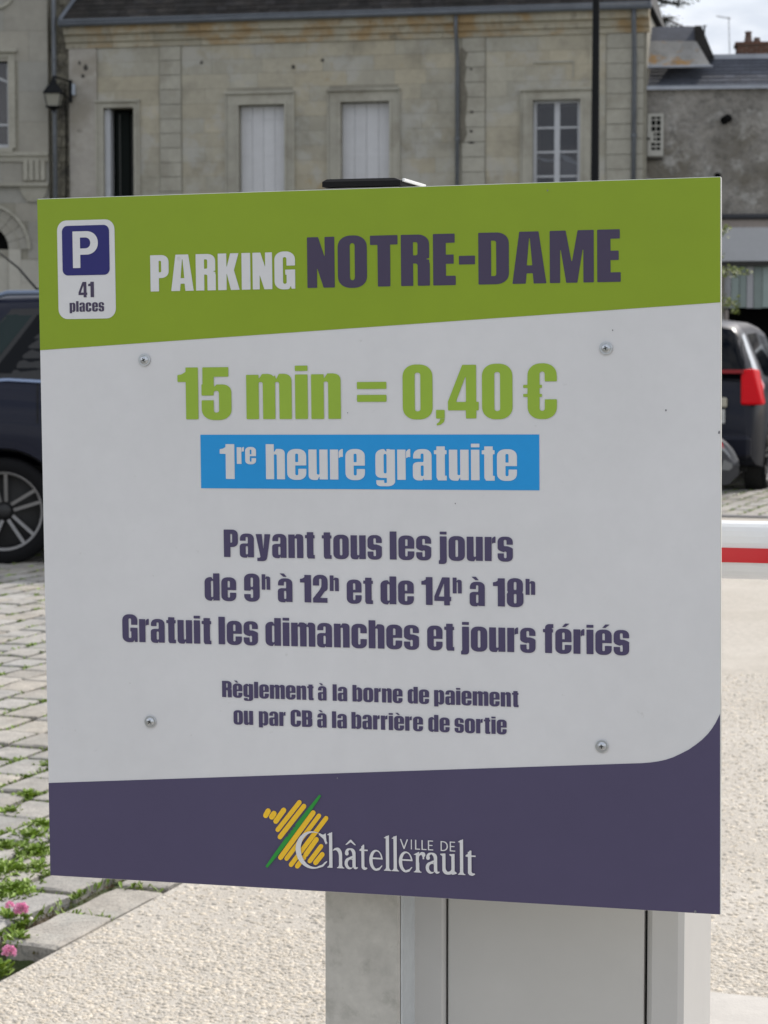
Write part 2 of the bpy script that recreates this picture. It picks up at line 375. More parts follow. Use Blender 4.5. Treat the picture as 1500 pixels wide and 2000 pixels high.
G['r'] = (37, [('+r', 0, 0, 23.8, XH), ('+p', [(23.6, 78), (26.5, 83), (31, 86), (36.5, 86.8), (36.5, 63), (30, 63), (25, 60), (23.6, 57)]), ('-p', [(23.8, 90), (23.8, 78), (26, 82), (30, 90)])])
G['i'] = (23.8, [('+r', 0, 0, 23.8, XH), ('+r', 0, 90, 23.8, 101.5)])
G['j'] = (27.5, [('+r', 3.7, -2, 27.5, XH), ('+r', 3.7, 90, 27.5, 101.5), ('+r', 0, -13, 27.5, 5, (0, (13, 12), 0, 0)), ('-p', [(-3, 0.5), (2, .8), (3.7, 3), (3.7, 9), (-3, 9)])])
G['l'] = (23.8, [('+r', 0, 0, 23.8, 100)])
G['t'] = (35, [('+r', 6.5, -1, 30.3, 94, ((12, 10), 0, 0, 0)), ('+r', 10, -1, 35, 13.5), ('+r', 0, 71, 35, 83.5)])
G['o'] = (54.5, [('+r', 0, -1.5, 54.5, 86.5, ((24, 20),) * 4), ('-r', 23.6, 13.5, 30.9, 71.5, 3.5)])
G['c'] = (52.5, [('+r', 0, -1.5, 52.5, 86.5, ((24, 20),) * 4), ('-r', 23.6, 13.5, 29.7, 71.5, 3), ('-r', 27, 33, 70, 52)])
G['e'] = (53.5, [('+r', 0, -1.5, 53.5, 86.5, ((24, 20),) * 4), ('-r', 23.6, 50, 30.2, 72, (0, 0, 3.2, 3.2)), ('-r', 23.6, 13, 30.2, 39, (3.2, 3.2, 0, 0)), ('-r', 27, 31, 70, 39)])
_a = [('+r', 1, 48, 51.5, 86.5, (0, 0, (22, 19), (22, 19))), ('-r', -9, 40, 22.6, 59), ('+r', 28.5, 0, 51.5, 68), ('+r', 0, -1.5, 33, 51, ((17, 14), (10, 6), 0, (17, 10))),
      ('-r', 22.6, 12, 28.8, 40, 2.8), ('-r', 22.6, 50.5, 28.8, 73, 3), ('-p', [(30, -6), (28.6, 4), (25, -6)])]
G['a'] = (51.8, _a)
_s = [('+r', 0, -1.5, 50.5, 86.5, ((22, 19),) * 4), ('-r', 21.5, 53.5, 28.7, 74, 3.3), ('-r', 26, 53.5, 70, 57.5), ('-p', [(28.7, 57.5), (80, 57.5), (80, 43), (50.6, 45), (44, 49.5), (34, 53), (28.7, 54.5)]), ('+r', 30, 57.4, 50.5, 68),
      ('-r', 21.8, 12, 28.7, 33.5, 3.3), ('-p', [(21.8, 28.5), (-9, 28.5), (-9, 44), (0, 44), (4, 38), (13, 33.5), (21.8, 31)])]
G['s'] = (50.5, _s)
G['g'] = (54, [('+r', 0, 5, 40, 86.5, ((18, 14), 0, 0, (24, 19))), ('+r', 30, -8, 54, XH), ('-r', 23.6, 19, 30, 71.5, 3), ('-p', [(30, 90), (30, 79), (27, 83), (22, 90)]),
               ('-r', 0, -30, 30.3, 4.6), ('+r', 2, -18, 54, 1, ((14, 9), (22, 14), 0, 0)), ('-r', 24.5, -7.5, 30.3, 1.3, 1), ('-r', -3, .2, 30.2, 4.8)])
G['p'] = (54, [('+r', 0, -13, 23.8, XH), ('+r', 18, -1.5, 54, 86.5, ((9, 5), (23, 19), (23, 19), (9, 5))), ('-r', 23.8, 13.5, 30.2, 71.5, 2.9), ('-p', [(23.8, 90), (23.8, 79), (26.5, 83), (31, 90)]), ('-p', [(23.8, -5), (23.8, 6), (26.5, 2), (31, -5)])])
G['b'] = (54, [('+r', 0, 0, 23.8, 100), ('+r', 18, -1.5, 54, 86.5, ((9, 5), (23, 19), (23, 19), (9, 5))), ('-r', 23.8, 13.5, 30.2, 71.5, 2.9), ('-p', [(23.8, 90), (23.8, 79), (26.5, 83), (31, 90)]), ('-p', [(23.8, -5), (23.8, 6), (26.5, 2), (31, -5)])])
G['d'] = (54, [('+r', 30.2, 0, 54, 100), ('+r', 0, -1.5, 36, 86.5, ((23, 19), (9, 5), (9, 5), (23, 19))), ('-r', 23.8, 13.5, 30.2, 71.5, 2.9), ('-p', [(30.2, 90), (30.2, 79), (27.5, 83), (23, 90)]), ('-p', [(30.2, -5), (30.2, 6), (27.5, 2), (23, -5)])])
G['y'] = (53, [('+p', [(0, XH), (23, XH), (27.6, 34), (31, XH), (53, XH), (42, 6), (39.5, -5), (34, -11), (25, -13), (5, -13), (5, .5), (13, .5), (16.5, 3)])])
G['f'] = (35, [('+r', 6.5, 0, 30.3, 96, (0, 0, 0, (14, 12))), ('+r', 6.5, 86, 35, 101, (0, 0, 0, (16, 14))), ('+r', 0, 71, 34, 83.5)])
G['à'] = (51.8, _a + [_acc['grave']]); G['è'] = (53.5, G['e'][1] + [_acc['grave']]); G['é'] = (53.5, G['e'][1] + [_acc['acute']])
# bold upright sans P of the parking symbol
G['P_sans'] = (70, [('+r', 0, 0, 20.5, 100), ('+r', 0, 36, 70, 100, (0, (33, 32), (33, 32), 0)), ('-r', 20.5, 53, 49, 83, (0, (15, 15), (15, 15), 0))])
# light sans capitals of the small line in the logo
lw = 11.5
G['V_l'] = (72, [('+s', [(5, 96), (36, 4), (67, 96)], lw), ('-r', -9, 100, 90, 120), ('-r', -9, -20, 90, 0)]); G['I_l'] = (lw, [('+r', 0, 0, lw, 100)])
G['L_l'] = (46, [('+r', 0, 0, lw, 100), ('+r', 0, 0, 46, lw - 1)]); G['E_l'] = (52, [('+r', 0, 0, lw, 100), ('+r', 0, 0, 52, lw - 1), ('+r', 0, 90, 51, 100), ('+r', 0, 45.5, 45, 55.5)])
G['D_l'] = (72, [('+r', 0, 0, 72, 100, (0, (48, 48), (48, 48), 0)), ('-r', lw, 10, 60, 90, (0, (40, 38), (40, 38), 0))])
# old-style roman of the town's name; the x-height is 57
s0 = 11
def _foot(x, wd=13): return [('+r', x - 7, 0, x + wd + 7, 2.6), ('+p', [(x - 4, 2), (x, 8), (x + wd, 8), (x + wd + 4, 2)])]
G['l_r'] = (27, [('+r', 8, 0, 19, 98)] + _foot(8, 11) + [('+p', [(0, 92), (19, 101), (19, 86), (8, 86), (8, 91)])])
G['h_r'] = (60, [('+r', 8, 0, 19, 98)] + _foot(8, 11) + [('+p', [(0, 92), (19, 101), (19, 86), (8, 86), (8, 91)]), ('+r', 19, 0, 52, 58, (0, 0, (17, 20), (19, 16))), ('-r', 17, -9, 41, 50.5, (0, 0, (13, 18), (15, 10)))] + _foot(41, 11) + [('+r', 8, 0, 19, 60)])
G['a_r'] = (49, [('+r', 2, 20, 38, 58, (0, 0, (15, 14), (16, 14))), ('-r', 12, 10, 27, 53.5, (0, 0, (12, 14), (9, 10))), ('-r', -4, 20, 14, 41), ('+e', 8, 43, 6.5, 6), ('+r', 27, 6, 38, 45),
                 ('+e', 16, 15, 16, 16.5), ('-e', 22, 15, 11, 11.5), ('-r', 38.2, -9, 60, 3), ('+r', 27, 5, 38, 45), ('+p', [(24, 36), (28, 36), (28, 31), (12, 26), (8, 29)]), ('+r', 28, -.5, 48, 11, ((10, 10), (12, 12), 0, 0)), ('-p', [(38.3, 5.5), (38.3, 20), (60, 20), (60, 6), (46, 5.5)])])
G['â_r'] = (49, G['a_r'][1] + [('+p', [(3, 67), (20, 82), (24, 82), (40, 67), (35, 67), (21.5, 75), (8, 67)])])
G['t_r'] = (35, [('+r', 8, 5, 19, 66), ('+r', 8, -1, 33, 16, ((12, 10), (14, 14), 0, 0)), ('-r', 19, 6, 40, 40, (6, 0, 0, 0)), ('-p', [(28, 5), (50, 5), (50, 20), (33, 14)]), ('+r', 1, 52.5, 32, 56.5), ('+p', [(1, 56), (8, 60), (14, 70), (19, 70), (19, 52), (1, 52)])])
G['e_r'] = (45, [('+e', 22.5, 28, 22.5, 29.5), ('-e', 25.5, 28.5, 14.5, 24.5), ('+r', 9, 31, 42.5, 35.5), ('-p', [(24, 31), (60, 31), (60, 14), (42, 12.5), (34, 8)]), ('+p', [(24, -1), (34, 1), (44, 13.5), (42, 15), (34, 8), (24, 5)])])
G['r_r'] = (39, [('+r', 8, 0, 19, 54)] + _foot(8, 11) + [('+p', [(0, 50), (19, 59), (19, 45), (8, 45), (8, 49)]), ('+r', 18, 38, 35, 58.5, (0, 0, 7, (12, 12))), ('-r', 18, 28, 30, 50, (0, 0, 4, (9, 9))), ('+e', 33, 51, 6, 7)])
G['u_r'] = (58, [('+r', 7, 8, 18, 56), ('+p', [(0, 56.5), (18, 58), (18, 50), (7, 50), (0, 54)]), ('+r', 7, -1.5, 42, 40, ((17, 16), (14, 10), 0, 0)), ('-r', 18, 6.5, 38, 60, ((12, 12), (14, 10), 0, 0)), ('+r', 38, 0, 49, 56), ('+p', [(31, 56.5), (49, 58), (49, 50), (38, 50), (31, 54)]), ('+p', [(49, 9), (56, 5), (56, 2.5), (41, -1.5), (41, 9)])])
G['C_r'] = (85, [('+e', 46, 50, 46, 51.5), ('-e', 52, 51, 38, 47.5), ('-p', [(50, 50), (130, 92), (130, 8), (74, 21)]), ('+p', [(66, 97.5), (76, 93.5), (83.5, 98), (85.5, 68), (82.5, 68), (77, 82), (64, 93)]), ('+p', [(60, 0.6), (75, 6), (87, 20), (84.5, 22), (74, 11.5), (60, 6)])])
def glyph(ch):
    if ch not in _cache:
        w_, ops = G[ch]; V, F_ = tri(outline(ops, w_, er=0 if len(ch) > 1 else ERODE)); _cache[ch] = (w_, V, F_)
    return _cache[ch]
GAP = {('A', 'R'): 3, ('T', 'R'): 2.5}
def lay(chars, gap=4.6, space=21):
    """x offsets of the glyphs and the whole width"""
    x = 0; o = []
    for i, c in enumerate(chars):
        if c == ' ': x += space - gap; continue
        w_ = glyph(c)[0]; o.append((c, x)); x += w_ + gap
    return o, x - gap
# ------------------------------------------------------------------ the parking sign
SGN = Frame(-0.01698, 2.25, 0.27670, roll=0.00982, Z=EYE - 0.18774)
SW, SH, STH = 0.72218, 0.72642, 0.0065
def pmat(name, c, rough=.34, **k): return mat(name, c, rough, spec=.4, noise=.035, nscale=5, bump=.02, bscale=900, bdist=.0005, **k)
M_white = pmat('white_print', (.715, .71, .725), stain=[((.60, .60, .59), 3.5, .5, .72, .16, None), ((.45, .44, .42), 75, .69, .75, .30, None)]); M_green = pmat('green_print', (.258, .370, .012)); M_purple = pmat('purple_print', (.082, .069, .138))
M_blue = pmat('blue_print', (.012, .315, .74)); M_gtext = pmat('green_lettering', (.315, .475, .045)); M_navy = pmat('navy_print', (.016, .015, .155))
M_ptext = pmat('purple_lettering', (.074, .060, .132)); M_yellow = pmat('yellow_print', (.92, .56, .035)); M_leaf = pmat('leaf_green_print', (.03, .30, .05))
M_htext = pmat('dark_lettering', (.058, .043, .092)); M_edge = mat('foam_board', (.62, .62, .58), .7)
M_zinc = mat('zinc_screw', (.55, .57, .60), .3, 1.0)
sign = thing('parking_sign', 'square parking price sign with green header and purple foot screwed to the posts', 'sign', SGN.o, SGN.E)
def flat(name, m, polys, layer, label=None, parent=sign):
    """printed film: thin sheets just in front of the board; every film on its own level"""
    V, F_ = [], []
    for pv, pf in polys:
        n = len(V); V += [(x, -0.00035 * layer, z) for x, z in pv]; F_ += [tuple(i + n for i in f) for f in pf]
    me = bpy.data.meshes.new(name); me.from_pydata(V, [], F_); me.materials.append(m); me.update()
    o = link(name, me, parent)
    if label: o['label'] = label
    return o
def poly2(pts): return (pts, [tuple(t) for t in tessellate_polygon([[Vector((x, z, 0)) for x, z in pts]])])
def S(x, y): return SGN.px(x, y)
board = MB().bbox(-SW / 2, 0, -SH / 2, SW / 2, STH, SH / 2, .0009).build('board', M_edge, sign)
i_ = .0006
vl, vr = S(77, 684)[1], S(1408, 590.5)[1]
flat('white_film', M_white, [poly2([(-SW / 2 + i_, -SH / 2 + i_), (SW / 2 - i_, -SH / 2 + i_), (SW / 2 - i_, SH / 2 - i_), (-SW / 2 + i_, SH / 2 - i_)])], 1)
flat('header_band', M_green, [poly2([(-SW / 2 + i_, vl), (SW / 2 - i_, vr), (SW / 2 - i_, SH / 2 - i_), (-SW / 2 + i_, SH / 2 - i_)])], 2)
crv = [S(*p) for p in ((1255, 1490.2), (1270, 1489), (1286, 1486.8), (1300.5, 1483.6), (1315, 1478.8), (1328.7, 1472.4), (1345, 1464), (1359.3, 1454.2), (1372, 1444), (1382.8, 1433.2), (1391, 1422.5), (1398, 1411.5))]
flat('footer_band', M_purple, [poly2([(-SW / 2 + i_, -SH / 2 + i_), (SW / 2 - i_, -SH / 2 + i_), (SW / 2 - i_, S(1408, 1394)[1])] + crv[::-1] + [(-SW / 2 + i_, S(96, 1529)[1])])], 2)
def rrect(x0, z0, x1, z1, r, n=7):
    p = []
    for cx, cz, a0 in ((x1 - r, z0 + r, -90), (x1 - r, z1 - r, 0), (x0 + r, z1 - r, 90), (x0 + r, z0 + r, 180)):
        for k in range(n): a = rad(a0 + 90 * k / (n - 1)); p.append((cx + r * math.cos(a), cz + r * math.sin(a)))
    return p
a, b = S(115.5, 625), S(224, 428); flat('parking_symbol_plate', M_white, [poly2(rrect(a[0], a[1] + .0008, b[0], b[1], .0105))], 3)
a, b = S(123.5, 538.5), S(213.7, 439); flat('parking_symbol_square', M_navy, [poly2(rrect(a[0], a[1], b[0], b[1], .0062))], 4)
a, b = S(393.3, 953.5), S(1053.5, 848.5); flat('price_banner', M_blue, [poly2([(a[0], a[1]), (b[0], a[1]), (b[0], b[1]), (a[0], b[1])])], 2)
def words(name, m, layer, items, label=None, gap=4.6):
    """items: characters, left x, right x, baseline y, height of the capitals, all as seen in the photograph"""
    ref = None
    for it in items:
        polys = []
        chars, xl, xr, yb, cap = it[:5]; xr_ = it[5] if len(it) > 5 else xl
        if yb is None: vb, vc = ref
        else: vb, vc = S(xr_, yb)[1], S(xr_, yb - cap)[1]
        if yb is not None: ref = (vb, vc)
        ul, ur = S(xl, 1000)[0], S(xr, 1000)[0]
        # the true column of a point depends a little on its height: take it at the baseline
        zmid = yb if yb is not None else last
        last = zmid
        ul, ur = S(xl, zmid)[0], S(xr, zmid)[0]
        o, W = lay(chars, gap)
        sx = (ur - ul) / W; sz = (vc - vb) / 100
        for c, x in o:
            w_, V, F_ = glyph(c)
            polys.append(([(ul + (x + p[0]) * sx, vb + p[1] * sz) for p in V], F_))
        flat(name, m, polys, layer, label)
# words: yb is the baseline at the left edge of the first word, later words of a line share it
words('lettering', M_white, 3, [('PARKING', 294.5, 578, 570, 71.8)], 'white capitals on the green header')
words('lettering', M_htext, 3, [('NOTRE-DAME', 600.4, 1213.6, 563.3, 100.3)], 'large dark purple capitals on the green header')
words('lettering', M_white, 5, [(['P_sans'], 144, 193.2, 523.8, 71.5)], 'white capital letter on the navy square')
words('lettering', M_htext, 4, [('41', 154.3, 185, 581.2, 30.5), ('places', 137, 204.6, 609.3, 21)], 'dark purple number of spaces under the navy square', 5.5)
words('lettering', M_gtext, 3, [('15', 347.6, 454, 819.7, 102.5), ('min', 481.5, 667.4, None, 0), ('=', 697.5, 756.5, None, 0), ('0,40', 786.6, 1002.5, None, 0), ('€', 1021.7, 1089, None, 0)], 'large green price text')
words('lettering', M_white, 3, [('1', 430, 459.7, 935.8, 69), ('heure', 519.8, 714, None, 0), ('gratuite', 733.6, 1010.8, None, 0)], 'white text on the blue banner')
words('lettering', M_white, 3, [('re', 463, 501.2, 906.3, 39)], 'small raised white letters on the blue banner', 3.5)
P_ = M_ptext
words('lettering', P_, 3, [('Payant', 437.7, 615.9, 1088, 54.4), ('tous', 629, 747, None, 0), ('les', 761.4, 843.2, None, 0), ('jours', 857, 1002.6, None, 0)], 'purple line on paying every day')
words('lettering', P_, 3, [('de', 400.2, 462.6, 1172.5, 53.6), ('9', 477.2, 508.4, None, 0), ('à', 543, 572.5, None, 0), ('12', 586.4, 641.8, None, 0), ('et', 677.5, 729.5, None, 0), ('de', 743.4, 809.3, None, 0),
      ('14', 823.3, 882, None, 0), ('à', 917.3, 948, None, 0), ('18', 963, 1023.3, None, 0)], 'purple line with the paying hours')
words('lettering', P_, 3, [('h', 511.6, 528.6, 1151.6, 30.5), ('h', 644.4, 662.6, None, 0), ('h', 884.4, 902.6, None, 0), ('h', 1026.6, 1045.8, None, 0)], 'small raised purple hour letters')
words('lettering', P_, 3, [('Gratuit', 239.8, 414, 1253.3, 53.8), ('les', 427.3, 505, None, 0), ('dimanches', 518.8, 819.3, None, 0), ('et', 834.5, 888, None, 0), ('jours', 900.4, 1046.8, None, 0), ('fériés', 1060.5, 1229.6, None, 0)], 'purple line on free Sundays and holidays')
words('lettering', P_, 3, [('Règlement', 434.3, 613.3, 1361.3, 32.2), ('à', 621.3, 638.7, None, 0), ('la', 650, 678.9, None, 0), ('borne', 688.7, 786.9, None, 0), ('de', 796.5, 838.8, None, 0), ('paiement', 848, 1013.5, None, 0)], 'small purple line on payment at the terminal')
words('lettering', P_, 3, [('ou', 456.7, 495.3, 1414.4, 32.5), ('par', 506, 558.9, None, 0), ('CB', 568, 610.9, None, 0), ('à', 620, 638.8, None, 0), ('la', 648.7, 678.2, None, 0), ('barrière', 686.7, 826.9, None, 0), ('de', 836.7, 878.9, None, 0), ('sortie', 888, 990.2, None, 0)], 'small purple line on card payment at the exit')
# the town's logo
def L_(x, y): return S(490 + x / 3.1915, 1530 + y / 3.1915)
def capsule(p, q, wd, n=5):
    p, q = Vector(p), Vector(q); d = (q - p).normalized(); a0 = math.atan2(d.y, d.x); r = wd / 2; o = []
    for c, s in ((q, -90), (p, 90)):
        c = c - d * r * .75 if c is q else c + d * r * .75
        for k in range(n):
            a = a0 + rad(s + 180 * k / (n - 1)); o.append((c.x + r * (math.cos(a)), c.y + r * math.sin(a)))
    return o
PX = 1 / 3.1915 / 1902
st = [((88, 210), (116, 160), 27), ((125, 218), (154, 176), 28), ((150, 245), (214, 156), 26), ((163, 296), (312, 108), 23), ((176, 342), (340, 132), 24),
      ((180, 470), (398, 172), 25), ((218, 476), (433, 192), 22), ((246, 514), (478, 207), 23), ((284, 524), (340, 450), 24), ((338, 452), (418, 338), 24), ((362, 492), (446, 382), 22), ((398, 502), (455, 432), 24)]
for half in (0, 1):
    polys = [poly2(capsule(L_(*p), L_(*q), wd * PX * 1.28)) for k, (p, q, wd) in enumerate(st) if k % 2 == half]
    flat('logo_stripes', M_yellow, polys, 3 + half, 'yellow hand-drawn stripes of the town logo')
g0, g1 = Vector(L_(100, 520)), Vector(L_(436, 72)); d = g1 - g0; nrm = Vector((-d.y, d.x)).normalized()
lf = [g0 + d * t + nrm * s * 15 * PX * (math.sin(math.pi * min(1, t * .86 + .08)) ** .45) for s, ts in ((1, (0, .1, .25, .4, .6, .8, .93, 1)), (-1, (1, .93, .8, .6, .4, .25, .1, 0))) for t in ts]
flat('logo_leaf', M_leaf, [poly2([tuple(p) for p in lf])], 5, 'green slanting leaf of the town logo')
flat('logo_leaf_dots', M_purple, [poly2(capsule(L_(x, y), L_(x + 9, y - 12), 5 * PX)) for x, y in ((228, 330), (243, 312), (258, 290), (272, 272))], 6)
def roman(m, layer, items, label, cap):
    polys = []
    for c, xl, xr, yb in items:
        w_, V, F_ = glyph(c); ul, vb = L_(xl, yb); ur = L_(xr, yb)[0]; vc = L_(xl, yb - cap)[1]; sx = (ur - ul) / w_; sz = (vc - vb) / 100
        polys.append(([(ul + p[0] * sx, vb + p[1] * sz) for p in V], F_))
    flat('lettering', m, polys, layer, label)
def yb_(x): return 522 + (x - 480) * .0545
roman(M_white, 6, [(c, x0, x1, yb_(x0)) for c, x0, x1 in (('h_r', 478, 588), ('â_r', 588, 677), ('t_r', 680, 738), ('e_r', 742, 826), ('l_r', 831, 881), ('l_r', 879, 929), ('e_r', 926, 1012), ('r_r', 1017, 1092), ('a_r', 1093, 1186), ('u_r', 1184, 1290), ('l_r', 1292, 1342), ('t_r', 1340, 1411))], 'white roman letters of the town name', 221)
roman(M_white, 7, [('C_r', 285, 477, 520)], 'large white capital of the town name', 226)
roman(M_white, 6, [(c, x0, x1, 405 + (x0 - 935) * .052) for c, x0, x1 in (('V_l', 934, 982), ('I_l', 1001, 1007), ('L_l', 1027, 1058), ('L_l', 1067, 1098), ('E_l', 1107, 1140), ('D_l', 1186, 1231), ('E_l', 1243, 1277))], 'small thin white capitals above the town name', 61)
# screws with a washer and a cross recess
M_dark = mat('dark_recess', (.02, .02, .022), .6)
for sx_, sy_ in ((283, 703), (1184, 680), (294.5, 1409), (1176, 1457)):
    u, v = S(sx_, sy_)
    Mx = Matrix.Translation((u, -.0011, v)) @ Matrix.Rotation(rad(90), 4, 'X')
    sc_ = MB().lathe([(.0066, 0), (.0066, .0007), (.0062, .0010), (.0048, .0010), (.0046, .0016), (.0036, .0027), (.0020, .0032), (.0004, .0033)], 20, Mx).build('screw', M_zinc, sign, smooth=False)
    rc = MB(); q = random.uniform(0, 90)
    for k in (0, 90):
        a = rad(q + k); c_, s_ = math.cos(a), math.sin(a); l_, t_ = .0021, .0005; y_ = -.0011 - .00325 - .0001 - k * 1e-6
        rc.add([(u + c_ * i - s_ * j, y_, v + s_ * i + c_ * j) for i, j in ((-l_, -t_), (l_, -t_), (l_, t_), (-l_, t_))], [(0, 1, 2, 3)])
    rc.build('cross_recess', M_dark, sc_)
# small chips and specks in the print
M_chip = mat('chip', (.22, .22, .24), .8)
for x, y, r in ((1197, 645, 1.7), (1301, 801, 2.3), (680, 806, 1.3), (890, 983, 1.6), (1070, 372, 1.6), (1358, 1780, 3.2), (1405, 845, 3.0), (660, 1519, 1.6)):
    u, v = S(x, y); r /= 1900; n = 7; ck = MB(); ck.add([(u + r * math.cos(6.28 * k / n) * random.uniform(.6, 1), -.0018, v + r * math.sin(6.28 * k / n) * random.uniform(.6, 1.4)) for k in range(n)], [tuple(range(n))])
    ck.build('print_chip', M_chip, sign)

# ------------------------------------------------------------------ galvanised post and barrier cabinet behind the sign
BF = Frame(-0.01698, 2.25, 0.27670)                     # same facing as the sign, upright, z from the ground
def uz(x, y, w): return BF.px(x, y, w)
def depth_for(u, z, x):
    """how deep a side face is whose far edge shows at column x"""
    lo, hi = 0.0, 2.0
    for _ in range(40):
        m_ = (lo + hi) / 2; X = to_px(BF.M @ Vector((u, m_, z)))[0]
        if X < x: lo = m_
        else: hi = m_
    return lo
M_galv = mat('weathered_galvanised_steel', (.47, .455, .42), .62, .0, noise=.16, nscale=9, bump=.06, bscale=220, stain=[((.24, .23, .20), 30, .56, .72, .55, None), ((.60, .60, .58), 5, .5, .7, .6, None)], bdist=.001)
M_galv2 = mat('bright_galvanised_steel', (.64, .67, .69), .42, .25, noise=.10, nscale=14, bump=.04, bscale=200, bdist=.001)
M_cab = mat('grey_powder_coat', (.52, .51, .495), .42, noise=.03, nscale=3, bump=.05, bscale=700, bdist=.0004)
M_cabd = mat('grey_door_coat', (.51, .50, .48), .40, noise=.03, nscale=3, bump=.05, bscale=700, bdist=.0004)
M_black = mat('black_plastic', (.008, .008, .009), .7, spec=.15); M_gask = mat('rubber_seam', (.012, .012, .014), .8)
wP = .075
u0, _ = uz(634.3, 1860, wP); u1, _ = uz(780, 1860, wP)
dP = depth_for(u1, .7, 821.5) - wP
ztop = uz(700, 366, wP)[1]
post = thing('sign_post', 'square weathered galvanised post with black cap rising behind the sign', 'post', BF.M @ Vector(((u0 + u1) / 2, wP + dP / 2, 0)), BF.rot())
hw, hd = (u1 - u0) / 2, dP / 2
MB().bbox(-hw, -hd, 0, hw, hd, ztop, .0025).build('shaft', M_galv, post)
MB().box(hw + .0006, -hd + .004, .02, hw + .0022, hd - .004, ztop - .004).build('lit_side_sheet', M_galv2, post)  # post's lit side: its stronger light put into a paler sheet
cp = MB(); cz = ztop + .001
for k, (z_, e_) in enumerate(((0, .001), (.0055, .001), (.0085, -.003))):
    cp.v += [(x, y, cz + z_) for x, y in ((-hw - e_, -hd - e_), (hw + e_ - (.004 if k == 2 else 0), -hd - e_), (hw + e_, hd + e_), (-hw - e_, hd + e_))]
cp.f = [(0, 1, 2, 3), (8, 9, 10, 11)] + [(k * 4 + i, k * 4 + (i + 1) % 4, k * 4 + 4 + (i + 1) % 4, k * 4 + 4 + i) for k in (0, 1) for i in range(4)]
cp.build('cap', M_black, post)
MB().bbox(hw + .0015, -hd + .004, ztop + .0055, hw + .0042, hd + .004, ztop + .0088, .0004).build('cap_edge_glint', mat('pale_edge_glint', (.75, .76, .76), .4), post)  # thin pale bar stands in for the glint along the cap's edge
# steel rails that carry the board
for zz in (S(283, 703)[1], S(294, 1433)[1]):
    z_ = SGN.o.z + zz
    MB().box(-SW * .36, .0072, zz - .02, SW * .36, wP - .004 - .0, zz + .02).build('mounting_rail', M_galv2, sign)

wC = .13
c0, _ = uz(800, 1860, wC); c1, _ = uz(1335, 1860, wC); zc = 1.13
dC = min(.9, depth_for(c1, .7, 1391.5) - wC)
bar = thing('parking_barrier', 'grey steel barrier cabinet behind the sign with white arm striped red', 'barrier', BF.M @ Vector(((c0 + c1) / 2, wC + dC / 2, 0)), BF.rot())
hw, hd = (c1 - c0) / 2, dC / 2
uo = (c0 + c1) / 2
xl_, xr_ = uz(871.5, 1860, wC)[0] - uo, uz(1260.5, 1860, wC)[0] - uo
# housing: a shell with a recess for the door
hs = MB(); g = .0012
hs.bbox(-hw, -hd, .02, xl_ - g, -hd + .03, zc, .004); hs.bbox(xr_ + g, -hd, .02, hw, -hd + .03, zc, .006)
hs.box(xl_ - g, -hd, zc - .05, xr_ + g, -hd + .03, zc - .0015); hs.box(xl_ - g, -hd, .022, xr_ + g, -hd + .03, .07)
hs.box(-hw + .001, -hd + .03, .02, hw - .001, hd, zc - .001)
hs.build('housing', M_cab, bar)
MB().box(xl_ - g, -hd + .018, .07, xr_ + g, -hd + .0299, zc - .05).build('door_seal', M_gask, bar)
dr = MB().bbox(xl_ + g + .0004, -hd + .001, .074, xr_ - g - .0006, -hd + .0178, zc - .054, .0015).build('door', M_cabd, bar)
MB().lathe([(.011, 0), (.011, .004), (.008, .006), (.001, .006)], 20, Matrix.Translation((xr_ - .04, -hd + .001, .95)) @ Matrix.Rotation(rad(90), 4, 'X')).build('lock', M_zinc, dr)
MB().bbox(-hw - .002, -hd - .004, zc + .001, hw + .001, hd - .004, zc + .035, .008).build('lid', M_cab, bar)
MB().box(-hw - .01, -hd - .01, 0, hw + .01, hd + .01, .0185).build('base_plate', M_galv2, bar)
# arm: rounded section, red reflective band along its middle
wA = wC + .055; xa, za0 = BF.px(1440, 1019.5, wA - .02); _, za1 = BF.px(1440, 1134, wA - .02)
_, zr0 = BF.px(1440, 1071, wA - .03); _, zr1 = BF.px(1440, 1099.5, wA - .03)
hh, zc_ = (za0 - za1) / 2, (za0 + za1) / 2; ya = wA - wC - dC / 2
sec = [(.024 * abs(math.cos(a)) ** .75 * (1 if math.cos(a) > 0 else -1), hh * abs(math.sin(a)) ** .8 * (1 if math.sin(a) > 0 else -1)) for a in [2 * math.pi * k / 28 for k in range(28)]]
M_arm = mat('white_arm_paint', (.80, .81, .83), .25, spec=.6, noise=.04, nscale=4, stain=[((.50, .48, .44), 14, .58, .72, .35, None)])
arm = MB(); arm.prof_x([(ya + y, zc_ + z) for y, z in sec], hw + .004, hw + 3.1); arm = arm.build('arm', M_arm, bar, smooth=False); bevel(arm, .001, 1)
MB().bbox(hw + .0012, ya - .05, zc_ - .06, hw + .0065, ya + .05, zc_ + .055, .002).build('arm_bracket', M_cab, bar)
rd = MB(); b0, b1 = zr1 - zc_, zr0 - zc_
ys = [(z, -.024 * (max(0, 1 - (abs(z) / hh) ** 2.5)) ** (.375) - .0018) for z in np.linspace(b0, b1, 6)]
rd.prof_x([(ya + y, zc_ + z) for z, y in ys] + [(ya + y + .0015, zc_ + z) for z, y in ys[::-1]], hw + .03, hw + 3.05)
rd.build('reflective_stripe', mat('red_reflective_film', (.62, .018, .028), .35), bar)
